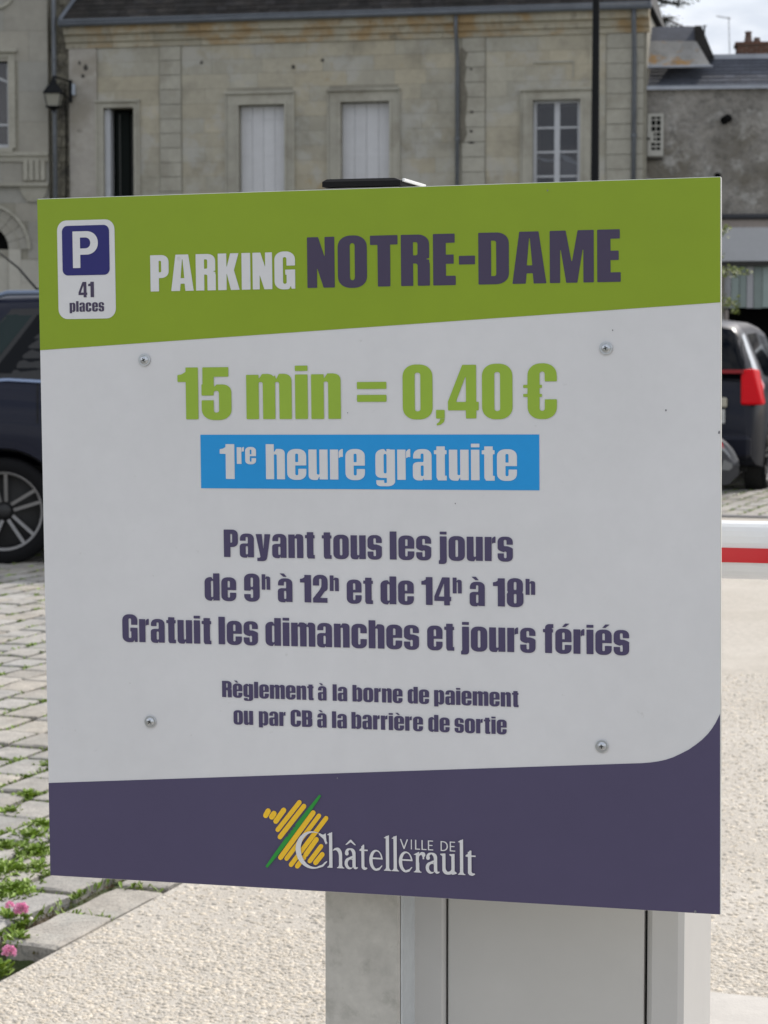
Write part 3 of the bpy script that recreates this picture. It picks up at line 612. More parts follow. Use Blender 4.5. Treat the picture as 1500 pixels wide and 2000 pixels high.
# ------------------------------------------------------------------ ground
A_, B_ = on_ground(0, 1915), on_ground(345, 1730)
GU = (B_ - A_); GU.z = 0; GU.normalize(); GV = Vector((-GU.y, GU.x, 0))      # along the edge of the concrete walk; GV to its left
g0p = A_
def gp(s, t, z=0.0): p = g0p + GU * s + GV * t; return Vector((p.x, p.y, z))
def gst(P): d = Vector(P) - g0p; return d.dot(GU), d.dot(GV)
s_row = [gst(on_ground(*p))[0] for p in ((104.5, 1856), (220, 1796), (328, 1739))]
PITCH_S = (s_row[2] - s_row[0]) / 2
Wd = abs(gst(on_ground(117, 1788))[1] - gst(on_ground(220, 1796))[1])
PITCH_T = Wd + .030
M_soil = mat('joint_soil', (.075, .056, .034), .95, noise=.35, nscale=20, bump=.6, bscale=120, coord='World', stain=[((.05, .075, .02), 6, .42, .58, .85, None)])
M_ground = mat('far_ground', (.20, .19, .165), .9, noise=.2, nscale=2, coord='World', stain=[((.08, .11, .04), 5, .5, .65, .6, None)])
gr = MB(); gr.add([(-300, -60, -.12), (300, -60, -.12), (300, 600, -.12), (-300, 600, -.12)], [(0, 1, 2, 3)])
tag(gr.build('ground', M_ground), kind='structure')
# earth bed of the setts, lower where a sett is missing at the near corner
ss = np.concatenate([np.arange(-3.4, 1.2, .03), np.arange(1.2, 5, .15), np.arange(5, 40, 1.0)]); tt = np.concatenate([np.arange(0, .6, .03), np.arange(.6, 3, .2), np.arange(3, 40, 1.5)])
V = []; 
for s in ss:
    for t in tt:
        z = -.018 + random.uniform(-.005, .004) * (1 if s < 5 else .3)
        if 0 < s < s_row[0] + .0 and t < PITCH_T + .01: z = -.062 + random.uniform(-.01, .01)
        V.append(gp(s, t, z))
nT = len(tt); F_ = [(i * nT + j, i * nT + j + 1, (i + 1) * nT + j + 1, (i + 1) * nT + j) for i in range(len(ss) - 1) for j in range(nT - 1)]
me = bpy.data.meshes.new('earth_bed'); me.from_pydata(V, [], F_); me.materials.append(M_soil)
square = tag(link('cobbled_square', me), kind='structure')
# far paving behind the walk and under the parked cars is laid with the same setts
M_sett = mat('sandstone_sett', (.345, .33, .31), .85, noise=.24, nscale=14, rnd=.16, warm=.06, bump=.5, bscale=170, coord='World', bdist=.004, detail=8,
             stain=[((.17, .165, .155), 130, .50, .60, .60, None), ((.30, .32, .30), 5, .5, .7, .35, None)])
def sett_mesh(seed, L, W, top=.013):
    r = random.Random(seed); nx, ny = 5, 4; b = MB(); xs = [-.5, -.455, -.15, .2, .462, .5]; ys = [-.5, -.43, 0, .44, .5]
    ox = [[r.uniform(-.012, .012) for _ in range(5)] for _ in range(6)]; V = []
    for i, x in enumerate(xs):
        for j, y in enumerate(ys):
            e = (i in (0, 5)) + (j in (0, 4)); c = (i in (0, 5)) and (j in (0, 4))
            px_, py_ = x * L, y * W
            if c: px_ *= .975; py_ *= .93
            px_ += r.uniform(-.003, .003); py_ += r.uniform(-.003, .003)
            V.append((px_, py_, top - (.004 if e == 1 else .008 if c else 0) + r.uniform(-.0014, .0014)))
    ring = [(i, 0) for i in range(6)] + [(5, j) for j in range(1, 5)] + [(i, 4) for i in range(4, -1, -1)] + [(0, j) for j in range(3, 0, -1)]
    F_ = [(i * 5 + j, (i + 1) * 5 + j, (i + 1) * 5 + j + 1, i * 5 + j + 1) for i in range(5) for j in range(4)]
    n = len(V)
    for i, j in ring:
        v = V[i * 5 + j]; V.append((v[0] * 1.004, v[1] * 1.004, -.085))
    m = len(ring)
    F_ += [(ring[k][0] * 5 + ring[k][1], n + k, n + (k + 1) % m, ring[(k + 1) % m][0] * 5 + ring[(k + 1) % m][1]) for k in range(m)]
    return V, F_
L_s, W_s = PITCH_S - .020, Wd
SM = [sett_mesh(k, L_s, W_s) for k in range(9)]
SMe = []
for V, F_ in SM:
    b = MB(); b.add(V, F_); SMe.append(b.mesh('sett', M_sett, smooth=False))
SM_coarse = [((-.5, -.5), (.5, -.5), (.5, .5), (-.5, .5))]
sign_px = [(72, 388), (1408, 345), (1408, 1787), (98, 1710)]
def hidden(x, y, m=0):
    if x < 74 + m or x > 1406 - m: return False
    l = 72 + (y - 388) * .0197; top = 388 - (x - 72) * .0322; bot = 1710 + (x - 98) * .0588
    return l + m < x and top + m < y < bot - m
cells = []
S1 = -((gst(on_ground(160, 1754))[0] - s_row[0]) / PITCH_S) % 1.0
far_s = 34.0
PC = .166
for c in range(0, 230):
    t = .002 + .5 * Wd if c == 0 else .012 + PITCH_T + (c - .5) * PC
    off = 0 if c == 0 else (S1 + c * .5 - .5 + .05 * ((c * 7) % 5 - 2) * (c > 1)) % 1.0 * PITCH_S
    s_ = s_row[0] + L_s / 2 + .004 - off
    ln = PITCH_S
    if c == 0: s_ -= math.ceil((s_ + 2.4) / ln) * ln
    if c > 0: s_ = gst(on_ground(160, 1754))[0] if c == 1 else s_row[0] - random.uniform(0, .2); s_ -= .22 * 14
    if c == 1: s_ = gst(on_ground(160, 1754))[0] + .1125 - 14 * .225
    while s_ < far_s:
        if c > 0: ln = random.uniform(.205, .275) if c > 1 else .225
        P = gp(s_, t)
        if P.y > 1.2 and not (c == 0 and 0 < s_ + ln / 2 and s_ < s_row[0] - .05):
            x, y = to_px(P)
            lim = 900 if P.y < 9 else 500
            if -lim * 2.4 < x < 1500 + 450 and P.y < 34: cells.append((P, x, y, c, s_, t, ln))
        prev = ln; nxt_ = PITCH_S if c == 0 else ln
        s_ += nxt_ if c < 2 else ln / 2 + .119
FP = gst(on_ground(1370, 1010))
cells = [q for q in cells if not (q[4] > 4.9 and q[4] < FP[0] + .05 and q[5] < FP[1] * (q[4] - 4.9) / (FP[0] - 4.9) + .09)]
def seen(q): return -25 < q[1] < 1525 and 0 < q[2] < 2030 and not hidden(q[1], q[2], 25)
vis = sorted([q for q in cells if seen(q)], key=lambda q: q[0].y)
near = vis[:285]; ids = {id(q) for q in near}
ang = math.atan2(GU.y, GU.x)
for q in near:
    o = link('sett', random.choice(SMe), square, scale=((q[6] - .02) / L_s, 1 if q[3] == 0 else (PC - .026) / W_s, 1), loc=q[0] + Vector((random.uniform(-.004, .004), random.uniform(-.004, .004), random.uniform(-.004, .004) - (.008 if q[3] == 0 else 0))),
             rot=(random.uniform(-.02, .02), random.uniform(-.02, .02), ang + random.uniform(-.022, .022) + (math.pi if random.random() < .5 else 0)))
rest = MB()
for q in cells:
    if id(q) in ids: continue
    ca, sa = math.cos(ang + random.uniform(-.02, .02)), math.sin(ang); z0 = random.uniform(-.003, .003)
    kx, ky = (q[6] - .02) / L_s, 1 if q[3] == 0 else (PC - .026) / W_s
    if q[0].y < 9: V, F_ = SM[random.randrange(9)]
    else:
        h, k = L_s / 2, W_s / 2; V = [(x, y, z) for z, sx in ((-.05, 1), (.005, 1), (.012, .93)) for x, y in ((-h * sx, -k * sx), (h * sx, -k * sx), (h * sx, k * sx), (-h * sx, k * sx))]
        F_ = [(a + i, a + (i + 1) % 4, a + 4 + (i + 1) % 4, a + 4 + i) for a in (0, 4) for i in range(4)] + [(8, 9, 10, 11)]
    rest.add([(q[0].x + x * kx * ca - y * ky * sa, q[0].y + x * kx * sa + y * ky * ca, z + z0) for x, y, z in V], F_)
tag(link('setts_beyond', rest.mesh('setts_beyond', M_sett, fix=True), square), kind='stuff')

# ---- exposed aggregate walk to the right of the edge
M_agg = mat('aggregate_binder', (.47, .43, .375), .9, noise=.18, nscale=30, bump=.7, bscale=160, coord='World', bdist=.006,
            stain=[((.26, .235, .20), 120, .50, .62, .5, None), ((.56, .52, .45), 60, .55, .65, .6, None), ((.38, .34, .285), 1.2, .45, .62, .5, None), ((.60, .56, .50), .6, .5, .62, .4, None)])
wk = MB(); sN, sF, wR = -3.2, 11.3, 9.0
far_px = [gst(on_ground(1370, 1010)), gst(on_ground(1520, 1013))]
pts = [gp(sN, -.004), gp(sN, -wR), gp(far_px[1][0], far_px[1][1] - 4), gp(far_px[0][0], far_px[0][1]), gp(5.0, -.004)]
top = [(p.x, p.y, 0) for p in pts]; bt = [(p.x, p.y, -.1) for p in pts]; n = len(top)
wk.v = top + bt; wk.f = [tuple(range(n)), tuple(range(2 * n - 1, n - 1, -1))] + [(i, n + i, n + (i + 1) % n, (i + 1) % n) for i in range(n)]
walk = tag(wk.build('footpath', M_agg), kind='structure')
# pebbles standing in the binder, as far as they can be told apart
M_peb = mat('river_pebble', (.53, .485, .42), .75, rnd=.23, warm=.05, noise=.05, nscale=40, coord='World')
def pebbles(n, region, rmin, rmax):
    V = []; F_ = []; base = []
    k6 = 6
    for i in range(n):
        P = region()
        if P is None: continue
        r = rmin + (rmax - rmin) * random.random() ** 2.2; a = random.uniform(0, 6.28); e = random.uniform(.55, .95); h = r * random.uniform(.15, .5)
        c_, s_ = math.cos(a), math.sin(a); m = len(V)
        for rr_, zz in ((1.0, -.1), (.78, .62)):
            for k in range(k6):
                q = 6.2832 * k / k6 + random.uniform(-.2, .2); x, y = r * rr_ * math.cos(q), r * rr_ * e * math.sin(q)
                V.append((P[0] + x * c_ - y * s_, P[1] + x * s_ + y * c_, zz * h))
        V.append((P[0], P[1], h))
        F_ += [(m + k, m + (k + 1) % k6, m + k6 + (k + 1) % k6, m + k6 + k) for k in range(k6)] + [(m + k6 + k, m + k6 + (k + 1) % k6, m + 12) for k in range(k6)]
    return V, F_
def reg(y0, y1):
    ya, yb = y0, y1
    def f():
        Y = ya + (yb - ya) * random.random(); X = random.uniform(-.26, .26) * Y * .87
        s, t = gst((X, Y, 0))
        if t > -.008: return None
        if X > .3 and in_slab(X, Y): return None
        x, y = to_px((X, Y, 0))
        return (X, Y)
    return f
sl0, sl1 = on_ground(1393, 1951), on_ground(1500, 1962)
def in_slab(X, Y): return Y < sl0.y + (X - sl0.x) * (sl1.y - sl0.y) / (sl1.x - sl0.x) + .02
V, F_ = pebbles(56000, reg(3.4, 4.9), .0028, .0088); V2, F2 = pebbles(42000, reg(4.9, 9.0), .004, .011)
pb = MB(); pb.add(V, F_); pb.add(V2, F2)
me = bpy.data.meshes.new('pebbles'); me.from_pydata(pb.v, [], pb.f); me.materials.append(M_peb); me.polygons.foreach_set('use_smooth', [True] * len(me.polygons))
tag(link('pebbles', me, walk), kind='stuff')
# smooth concrete plinth on which the barrier stands
M_conc = mat('smooth_concrete', (.50, .47, .43), .85, noise=.10, nscale=4, bump=.15, bscale=120, coord='World')
dv = (sl1 - sl0).normalized(); q0 = sl0 - dv * .42; q1 = sl1 + dv * 2.0; back = Vector((-dv.y, dv.x, 0)) * -2.6
pl = MB(); c4 = [q0, q1, q1 + back, q0 + back]; pl.v = [(p.x, p.y, z) for z in (-.05, .010, .014) for p in ([c4[0], c4[1], c4[2], c4[3]])]
pl.f = [(8, 9, 10, 11)] + [(k * 4 + i, k * 4 + (i + 1) % 4, k * 4 + 4 + (i + 1) % 4, k * 4 + 4 + i) for k in (0, 1) for i in range(4)]
tag(pl.build('concrete_plinth', M_conc), kind='structure')
# stone kerb at the far edge of the walk
kb = MB(); e0 = gp(far_px[0][0], far_px[0][1]); e1 = gp(far_px[1][0], far_px[1][1] - 4)
kd = (e1 - e0).normalized(); kn = Vector((-kd.y, kd.x, 0)) * .12
kerb = tag(empty('kerb', e0), kind='structure')
M_kerb = mat('granite_kerb', (.26, .25, .24), .8, noise=.2, nscale=6, rnd=.12, coord='World')
Lk = (e1 - e0).length; k = 0
kme = MB().bbox(0, 0, -.1, .99, .12, .02, .008).mesh('kerbstone', M_kerb)
while k < Lk: link('kerbstone', kme, kerb, loc=kd * k, rot=(0, 0, math.atan2(kd.y, kd.x))); k += 1.0

# ---- grass and weeds in the joints
M_grass = mat('grass_blade', (.20, .31, .04), .55, rnd=.38, warm=.10, coord='World')
M_moss = mat('moss_and_crumbs', (.15, .10, .055), .95, rnd=.45, coord='World', stain=[((.09, .12, .03), 9, .45, .6, .8, None)])
def blade(b, P, h, wd, lean, a):
    d = Vector((math.cos(a), math.sin(a), 0)); s = Vector((-d.y, d.x, 0)) * wd / 2
    p0 = P; p1 = P + d * lean * .4 + Vector((0, 0, h * .6)); p2 = P + d * lean + Vector((0, 0, h))
    b.add([p0 - s * .7, p0 + s * .7, p1 + s, p1 - s, p2], [(0, 1, 2, 3), (3, 2, 4)])
def leaf(b, P, l, wd, up, a):
    """a small round-ended weed leaf"""
    d = Vector((math.cos(a), math.sin(a), 0)); s = Vector((-d.y, d.x, 0)) * wd / 2; z = Vector((0, 0, 1))
    b.add([P, P + d * l * .45 + s + z * up * .6, P + d * l * .85 + s * .75 + z * up, P + d * l + z * up * .9, P + d * l * .85 - s * .75 + z * up, P + d * l * .45 - s + z * up * .6, P + d * l * .5 + z * up * .45],
          [(0, 1, 6), (1, 2, 6), (2, 3, 6), (3, 4, 6), (4, 5, 6), (5, 0, 6)])
gb = MB(); mb = MB()
def noise2(x, y): return math.sin(x * 3.1 + 1.3 * math.sin(y * 2.3)) * math.cos(y * 2.7 + math.sin(x * 1.7)) 
for q in cells:
    P, x, y, c, s_, t, ln = q
    if P.y > 24 or not (-120 < x < 460 or x > 1380): continue
    dens = .5 + .6 * noise2(P.x * 1.5 + 2, P.y * 1.1)
    if P.y < 5.0: dens = 1.0 if (x < 130) else .35
    far = P.y > 9
    # joint along the column (right side of this sett) and the cross joint at its near end
    for jt in (0, 1):
        n = int((62 if not far else 26) * max(0, dens) * random.uniform(.2, 1.5) * (1.0 if jt == 0 else .65))
        if jt == 0 and c == 0: n = 0
        cl = random.uniform(-.5, .5)
        for _ in range(n):
            if jt == 0: a, b2 = s_ + max(-.5, min(.5, random.gauss(cl, .22))) * ln, t - (PITCH_T if c == 0 else PC) / 2 + random.gauss(0, .007)
            else: a, b2 = s_ - ln / 2 + random.gauss(0, .005), t + random.uniform(-.5, .5) * W_s
            if c == 0 and a < s_row[0]: continue
            Q = gp(a, b2, -.004); k = 1.0 if not far else 1.7
            if random.random() < .45: leaf(gb, Q, random.uniform(.010, .022) * k, random.uniform(.006, .011) * k, random.uniform(.006, .022), random.uniform(0, 6.28))
            else: blade(gb, Q, random.uniform(.010, .024) * (1 if not far else .9), random.uniform(.0025, .005) * k, random.uniform(.008, .026), random.uniform(0, 6.28))
    if c > 0 and random.random() < .62:      # tufts where joints meet
        kk = 1.0 if P.y < 8 else 1.25; rr_ = random.uniform(.012, .026) * kk
        for _ in range(random.randrange(18, 46)):
            ang_ = random.uniform(0, 6.28); ra = rr_ * random.random(); Q = gp(s_ - ln / 2 + ra * math.cos(ang_) * 1.5, t - PC / 2 + ra * math.sin(ang_), -.006)
            leaf(gb, Q + Vector((0, 0, random.uniform(0, .012))), random.uniform(.009, .018) * kk, random.uniform(.006, .010) * kk, random.uniform(.003, .016), random.uniform(0, 6.28))
    if P.y < 10:
        for _ in range(34):
            if random.random() < .6: a, b2 = s_ + random.uniform(-.5, .5) * ln, t - (PITCH_T if c == 0 else PC) / 2 + random.uniform(-.014, .014)
            else: a, b2 = s_ - ln / 2 + random.uniform(-.008, .008), t + random.uniform(-.5, .5) * W_s
            if b2 < .004: continue
            Q = gp(a, b2, -.012 if not (c == 0 and a < s_row[0]) else -.06); r = random.uniform(.002, .0055)
            mb.add([Q + Vector((r, 0, 0)), Q + Vector((-r * .5, r, 0)), Q + Vector((-r * .5, -r, 0)), Q + Vector((0, 0, r * 1.6))], [(0, 1, 3), (1, 2, 3), (2, 0, 3)])
# thick clumps at the near left
for cx, cy, rr_, n in ((20, 1745, .085, 1100), (60, 1640, .075, 1100), (70, 1672, .060, 800), (10, 1708, .09, 1000), (85, 1618, .05, 500), (60, 1560, .045, 420), (12, 1662, .05, 500), (20, 1800, .04, 240), (38, 1838, .03, 90), (90, 1500, .035, 130), (25, 1590, .04, 150), (-40, 1720, .10, 500), (0, 1900, .03, 60), (75, 1700, .05, 240)):
    C = on_ground(cx, cy)
    for _ in range(n):
        a = random.uniform(0, 6.28); r = rr_ * random.random() ** .95
        Q = C + Vector((math.cos(a) * r * 1.0, math.sin(a) * r * 1.25, -.012)); hgt = 1 - r / rr_ * .5
        if gst(Q)[1] < .02: continue
        if random.random() < .6: leaf(gb, Q + Vector((0, 0, random.uniform(0, .026) * hgt)), random.uniform(.014, .030), random.uniform(.008, .014), random.uniform(.004, .02), random.uniform(0, 6.28))
        else: blade(gb, Q, random.uniform(.020, .044) * hgt, random.uniform(.004, .0075), random.uniform(.004, .026), random.uniform(0, 6.28))
me = bpy.data.meshes.new('grass'); me.from_pydata(gb.v, [], gb.f); me.materials.append(M_grass); tag(link('grass', me), 'short green grass and weeds growing in the paving joints', 'grass', kind='stuff')
me = bpy.data.meshes.new('moss'); me.from_pydata(mb.v, [], mb.f); me.materials.append(M_moss); tag(link('moss', me), 'brown moss and crumbs lying in the paving joints', 'moss', kind='stuff')
# ---- pink flowers
M_petal = mat('pink_petal', (.90, .42, .62), .6, rnd=.30, warm=.0); M_petal.node_tree.nodes['Principled BSDF'].inputs['Subsurface Weight'].default_value = .0
M_stem = mat('flower_stem', (.10, .20, .03), .6)
def flower(name, label, cx, cy, base, R, n, lean):
    P0 = on_ground(*base, -.02); tip = at(cx, cy, P0.y + .0)
    t = thing(name, label, 'flower', P0)
    T = tip - P0
    MB().tube([(0, 0, 0), T * .5 + Vector((lean, 0, .0)), T], [.0016, .0013, .0011], 6).build('stem', M_stem, t)
    b = MB()
    for _ in range(n):
        z = random.uniform(-.35, 1); a = random.uniform(0, 6.28); h = math.sqrt(max(0, 1 - z * z)); dr = Vector((h * math.cos(a), h * math.sin(a), z))
        p = T + dr * R * random.uniform(.3, .62); s = dr.orthogonal().normalized(); u = dr.cross(s); l_ = R * random.uniform(.32, .5); w_ = R * random.uniform(.16, .26)
        q = random.uniform(0, 6.28); s, u = s * math.cos(q) + u * math.sin(q), u * math.cos(q) - s * math.sin(q)
        b.add([p, p + dr * l_ * .6 + s * w_, p + dr * l_ + u * w_ * .3, p + dr * l_ * .6 - s * w_], [(0, 1, 2, 3)])
    me = b.mesh('petals', M_petal, fix=False); tag(link('petals', me, t), kind='stuff')
    lv = MB()
    for _ in range(16): leaf(lv, Vector((random.uniform(-.01, .01), random.uniform(-.01, .01), .0)), random.uniform(.016, .034), .009, random.uniform(.005, .035), random.uniform(0, 6.28))
    tag(link('leaves', lv.mesh('leaves', M_grass, fix=False), t), kind='stuff')
flower('pink_flower', 'small single round pink flower head lowest at the corner of the paving', 18, 1860, (8, 1905), .0175, 200, .004)
flower('pink_flower', 'pink flower bud on a thin stem, left of the drooping pink flower', 19, 1769, (14, 1822), .0125, 110, -.002)
flower('pink_flower', 'larger drooping pink flower head beside the small pink bud', 41, 1777, (36, 1822), .0190, 280, .003)
# small white pebble lying in the joint
pw = on_ground(58, 1802, -.01); MBw = MB().lathe([(.001, 0), (.009, .002), (.011, .007), (.007, .012), (.001, .013)], 9); tag(MBw.build('pebble', mat('white_pebble', (.7, .66, .6), .7), loc=pw, smooth=True), 'single whitish pebble lying in the joint beside the pink flowers', 'pebble')
# ------------------------------------------------------------------ buildings
STN = dict(bump=.25, bscale=14, bdist=.01, coord='World')
M_stone = mat('limestone_block', (.375, .358, .302), .9, noise=.12, nscale=1.1, rnd=.065, warm=.06, stain=[((.17, .16, .13), .9, .52, .72, .60, None), ((.42, .41, .385), 1.5, .52, .62, .6, None), ((.36, .25, .10), 2.3, .66, .74, .5, None)], **STN)
M_mortar = mat('lime_mortar', (.27, .255, .21), .95, noise=.2, nscale=2, **STN)
M_trim = mat('limestone_moulding', (.375, .358, .305), .9, noise=.12, nscale=1.4, rnd=.07, stain=[((.18, .16, .12), 1.3, .5, .7, .5, None)], **STN)
M_corn = mat('stained_cornice_stone', (.37, .34, .27), .9, noise=.16, nscale=1.2, rnd=.10, stain=[((.34, .215, .085), 1.1, .47, .60, .75, None), ((.14, .13, .10), 3, .58, .7, .6, None)], **STN)
M_plast = mat('worn_pale_render', (.37, .345, .31), .95, noise=.14, nscale=1.0, stain=[((.25, .225, .18), 1.2, .48, .62, .6, None), ((.12, .11, .10), 4, .66, .72, .6, None)], **STN)
M_zincp = mat('aged_zinc_pipe', (.115, .125, .140), .5, .2, noise=.2, nscale=2, coord='World')
M_gut = mat('aged_zinc_gutter', (.125, .14, .165), .45, .2, noise=.15, nscale=2, coord='World')
M_void = mat('dark_interior', (.008, .008, .008), .95, spec=.05)
M_shut = mat('pale_shutter_paint', (.58, .58, .60), .6, noise=.05, nscale=3, rnd=.05, coord='World')
M_wframe = mat('grey_white_window_paint', (.48, .49, .52), .55, noise=.05, nscale=4, coord='World')
M_glass = mat('window_glass', (.015, .017, .02), .06, spec=.6)
M_slate = mat('roof_slate', (.036, .034, .034), .9, spec=.15, noise=.35, nscale=1.5, rnd=.30, warm=.05, coord='World', stain=[((.022, .022, .020), .8, .5, .65, .7, None), ((.085, .08, .07), 2.4, .62, .72, .6, None)])
unit = MB().bbox(-.5, -.5, -.5, .5, .5, .5, .0001)
UNIT = {}
def ucube(m):
    if m.name not in UNIT: UNIT[m.name] = MB().box(-.5, -.5, -.5, .5, .5, .5).mesh('block', m)
    return UNIT[m.name]
def blk(name, m, parent, x0, y0, z0, x1, y1, z1, **k):
    return link(name, ucube(m), parent, loc=((x0 + x1) / 2, (y0 + y1) / 2, (z0 + z1) / 2), scale=(x1 - x0, y1 - y0, z1 - z0))
def holed(mb, x0, x1, z0, z1, holes, y0, depth, reveal=.28):
    """front sheet at y0 with openings, their reveals, and a solid back sheet at depth"""
    xs = sorted({x0, x1, *[h[0] for h in holes], *[h[1] for h in holes]}); zs = sorted({z0, z1, *[h[2] for h in holes], *[h[3] for h in holes]})
    xs = [x for x in xs if x0 <= x <= x1]; zs = [z for z in zs if z0 <= z <= z1]
    for i in range(len(xs) - 1):
        for j in range(len(zs) - 1):
            cx, cz = (xs[i] + xs[i + 1]) / 2, (zs[j] + zs[j + 1]) / 2
            if any(h[0] < cx < h[1] and h[2] < cz < h[3] for h in holes): continue
            mb.add([(xs[i], y0, zs[j]), (xs[i + 1], y0, zs[j]), (xs[i + 1], y0, zs[j + 1]), (xs[i], y0, zs[j + 1])], [(0, 1, 2, 3)])
    for a, b, c, d in holes:
        y1 = y0 + reveal
        mb.add([(a, y0, c), (b, y0, c), (b, y0, d), (a, y0, d), (a, y1, c), (b, y1, c), (b, y1, d), (a, y1, d)], [(0, 4, 5, 1), (1, 5, 6, 2), (2, 6, 7, 3), (3, 7, 4, 0)])
    mb.add([(x0, y0, z0), (x1, y0, z0), (x1, y0, z1), (x0, y0, z1), (x0, depth, z0), (x1, depth, z0), (x1, depth, z1), (x0, depth, z1)], [(0, 4, 5, 1), (1, 5, 6, 2), (2, 6, 7, 3), (3, 7, 4, 0), (4, 7, 6, 5)])
def courses(frame, parent, x0, x1, z0, z1, h, L, holes, m, proud=.010, joint=.005, phase=0, limit=300, store=None, jl=.35, name='stone', back=.03):
    """ashlar: each block its own piece where the photograph shows it, the rest joined"""
    k = 0; z = z0; restmb = MB()
    while z < z1 - .05:
        zt = min(z + h, z1); segs = [(x0, x1)]
        for a, b, c, d in holes:
            if min(zt, d) - max(z, c) > .5 * (zt - z):
                ns_ = []
                for s, e in segs:
                    if b <= s or a >= e: ns_.append((s, e)); continue
                    if a - s > .03: ns_.append((s, a))
                    if e - b > .03: ns_.append((b, e))
                segs = ns_
        for s, e in segs:
            x = s; first = True
            while x < e - 1e-4:
                l = L * random.uniform(1 - jl, 1 + jl) * (.55 if first and k % 2 else 1); first = False
                xe = x + l
                if e - xe < L * .35: xe = e
                p = random.uniform(-.003, .003); bb = (x + joint / 2, -proud + p, z + joint / 2, xe - joint / 2, back, zt - joint / 2)
                W_ = frame.M @ Vector(((x + xe) / 2, 0, (z + zt) / 2)); X, Y = to_px(W_)
                if -40 < X < 1540 and -40 < Y < 2040 and not hidden(X, Y, 10) and (store is None or store[0] < limit):
                    blk(name, m, parent, *bb)
                    if store is not None: store[0] += 1
                else: restmb.box(*bb)
                x = xe
        z = zt; k += 1
    if restmb.v: tag(restmb.build('stones_beyond', m, parent), kind='stuff')

# ---- main limestone building
MF = Frame(0.0, 50.0, rad(11.2))
def m(x, y, w=0): return MF.px(x, y, w)
main = thing('limestone_house', 'long pale limestone house with slate roof, shuttered windows and quoined pilasters', 'house', MF.o, MF.rot())
xL, xR = m(137, 300)[0], m(1262, 300)[0]
zG, zCt = m(750, 31)[1], m(750, 78)[1]      # gutter underside, underside of the cornice
zT = m(750, 33)[1]
def op(x0, x1, yt, yb, w=0): a = m(x0, yt); b = m(x1, yt); c = m((x0 + x1) / 2, yb); return (a[0], b[0], c[1], m((x0 + x1) / 2, yt)[1])
ops_ = {'door': op(203, 262, 211, 402), 'sh1': op(467, 556, 205, 402), 'sh2': op(666, 761, 199, 402), 'win': op(1041, 1134, 195, 398)}
low = []
for k in ('door', 'sh1', 'sh2', 'win'):
    a, b, c, d = ops_[k]; low.append((a, b, 1.0 if k != 'sh2' else 0.02, 3.05))
holes = list(ops_.values()) + low
wb = MB(); holed(wb, xL, xR, -.1, zT, holes, 0, 8.0, .34); wb.build('wall', M_mortar, main)
cnt = [0]
hC = m(750, 200)[1] - m(750, 229)[1]
def widen(h, e): return (h[0] - e[0], h[1] + e[1], h[2] - e[2], h[3] + e[3])
surr = {'door': (.15, .10, .0, .13), 'sh1': (.28, .19, .0, .25), 'sh2': (.27, .20, .0, .24), 'win': (.24, .24, .0, .20)}
hw_ = [widen(ops_[k], surr[k]) for k in surr] + [widen(h, (.2, .2, .0, .2)) for h in low]
pil = [(m(312, 250)[0], m(356, 250)[0]), (m(901, 250)[0], m(949, 250)[0]), (m(1183, 250)[0], m(1258, 250)[0])]
plast = (m(137, 250)[0], m(191, 250)[0])
zones = [(plast[1], pil[0][0]), (pil[0][1], pil[1][0]), (pil[1][1], pil[2][0])]
z00 = zCt % hC
for a, b in zones: courses(MF, main, a, b, z00, zCt, hC, .95, hw_, M_stone, store=cnt, limit=230)
for a, b in pil: courses(MF, main, a + .012, b - .012, z00, zCt - .01, hC, 3.0, [], M_trim, proud=.045, joint=.014, store=cnt, limit=290, name='quoin_stone')
blk('plaster_pilaster', M_plast, main, plast[0] + .003, -.06, 0, plast[1] - .003, .02, zCt - .01)
# cornice built of separate lengths, three steps with a gutter on top
zc1, zc2, zc3 = m(750, 66)[1], m(750, 52)[1], m(750, 34)[1]
xx = xL - .06; 
while xx < xR:
    xe = min(xx + random.uniform(.9, 1.7), xR + .06)
    if xR - xe < .5: xe = xR + .06
    c_ = MB(); pts = [(.02, zCt), (-.05, zCt), (-.06, zc1 - .015), (-.12, zc1), (-.12, zc1 + .02), (-.15, zc2 - .02), (-.24, zc2), (-.25, zc3 - .06), (-.30, zc3 - .03), (-.30, zc3), (.02, zc3)]
    c_.prof_x(pts, xx + .003, xe - .003); c_.build('cornice_stone', M_corn, main); xx = xe
zg = m(750, 30)[1]
c_ = MB(); c_.tube([(xL - .12, -.36, zg - .02), (xR + .12, -.36, zg - .02)], .075, 12); gt = c_.build('gutter', M_gut, main, smooth=True)
MB().box(xL - .12, -.44, zg + .03, xR + .12, -.20, zg + .065).build('gutter_lip', M_gut, gt)
def downpipe(x, parent, frame, yt, rr=.047, w=-.11, joints=(2.4, 4.6, 6.2), top_off=0.0):
    X = frame.px(x, 250, w)[0]; zt = frame.px(x, yt, w)[1]
    b = MB(); b.tube([(X + top_off, -.33, zt), (X + top_off, -.33, zt - .25), (X, w - .05, zt - .75), (X, w, zt - .95), (X, w, .15)], rr, 10)
    o = b.build('downpipe', M_zincp, parent, smooth=True)
    for zj in joints: MB().tube([(X, w, zj), (X, w, zj + .07)], rr * 1.28, 10).build('pipe_collar', M_zincp, o)
    return o
downpipe(893, main, MF, 34); downpipe(1238, main, MF, 22, rr=.055)
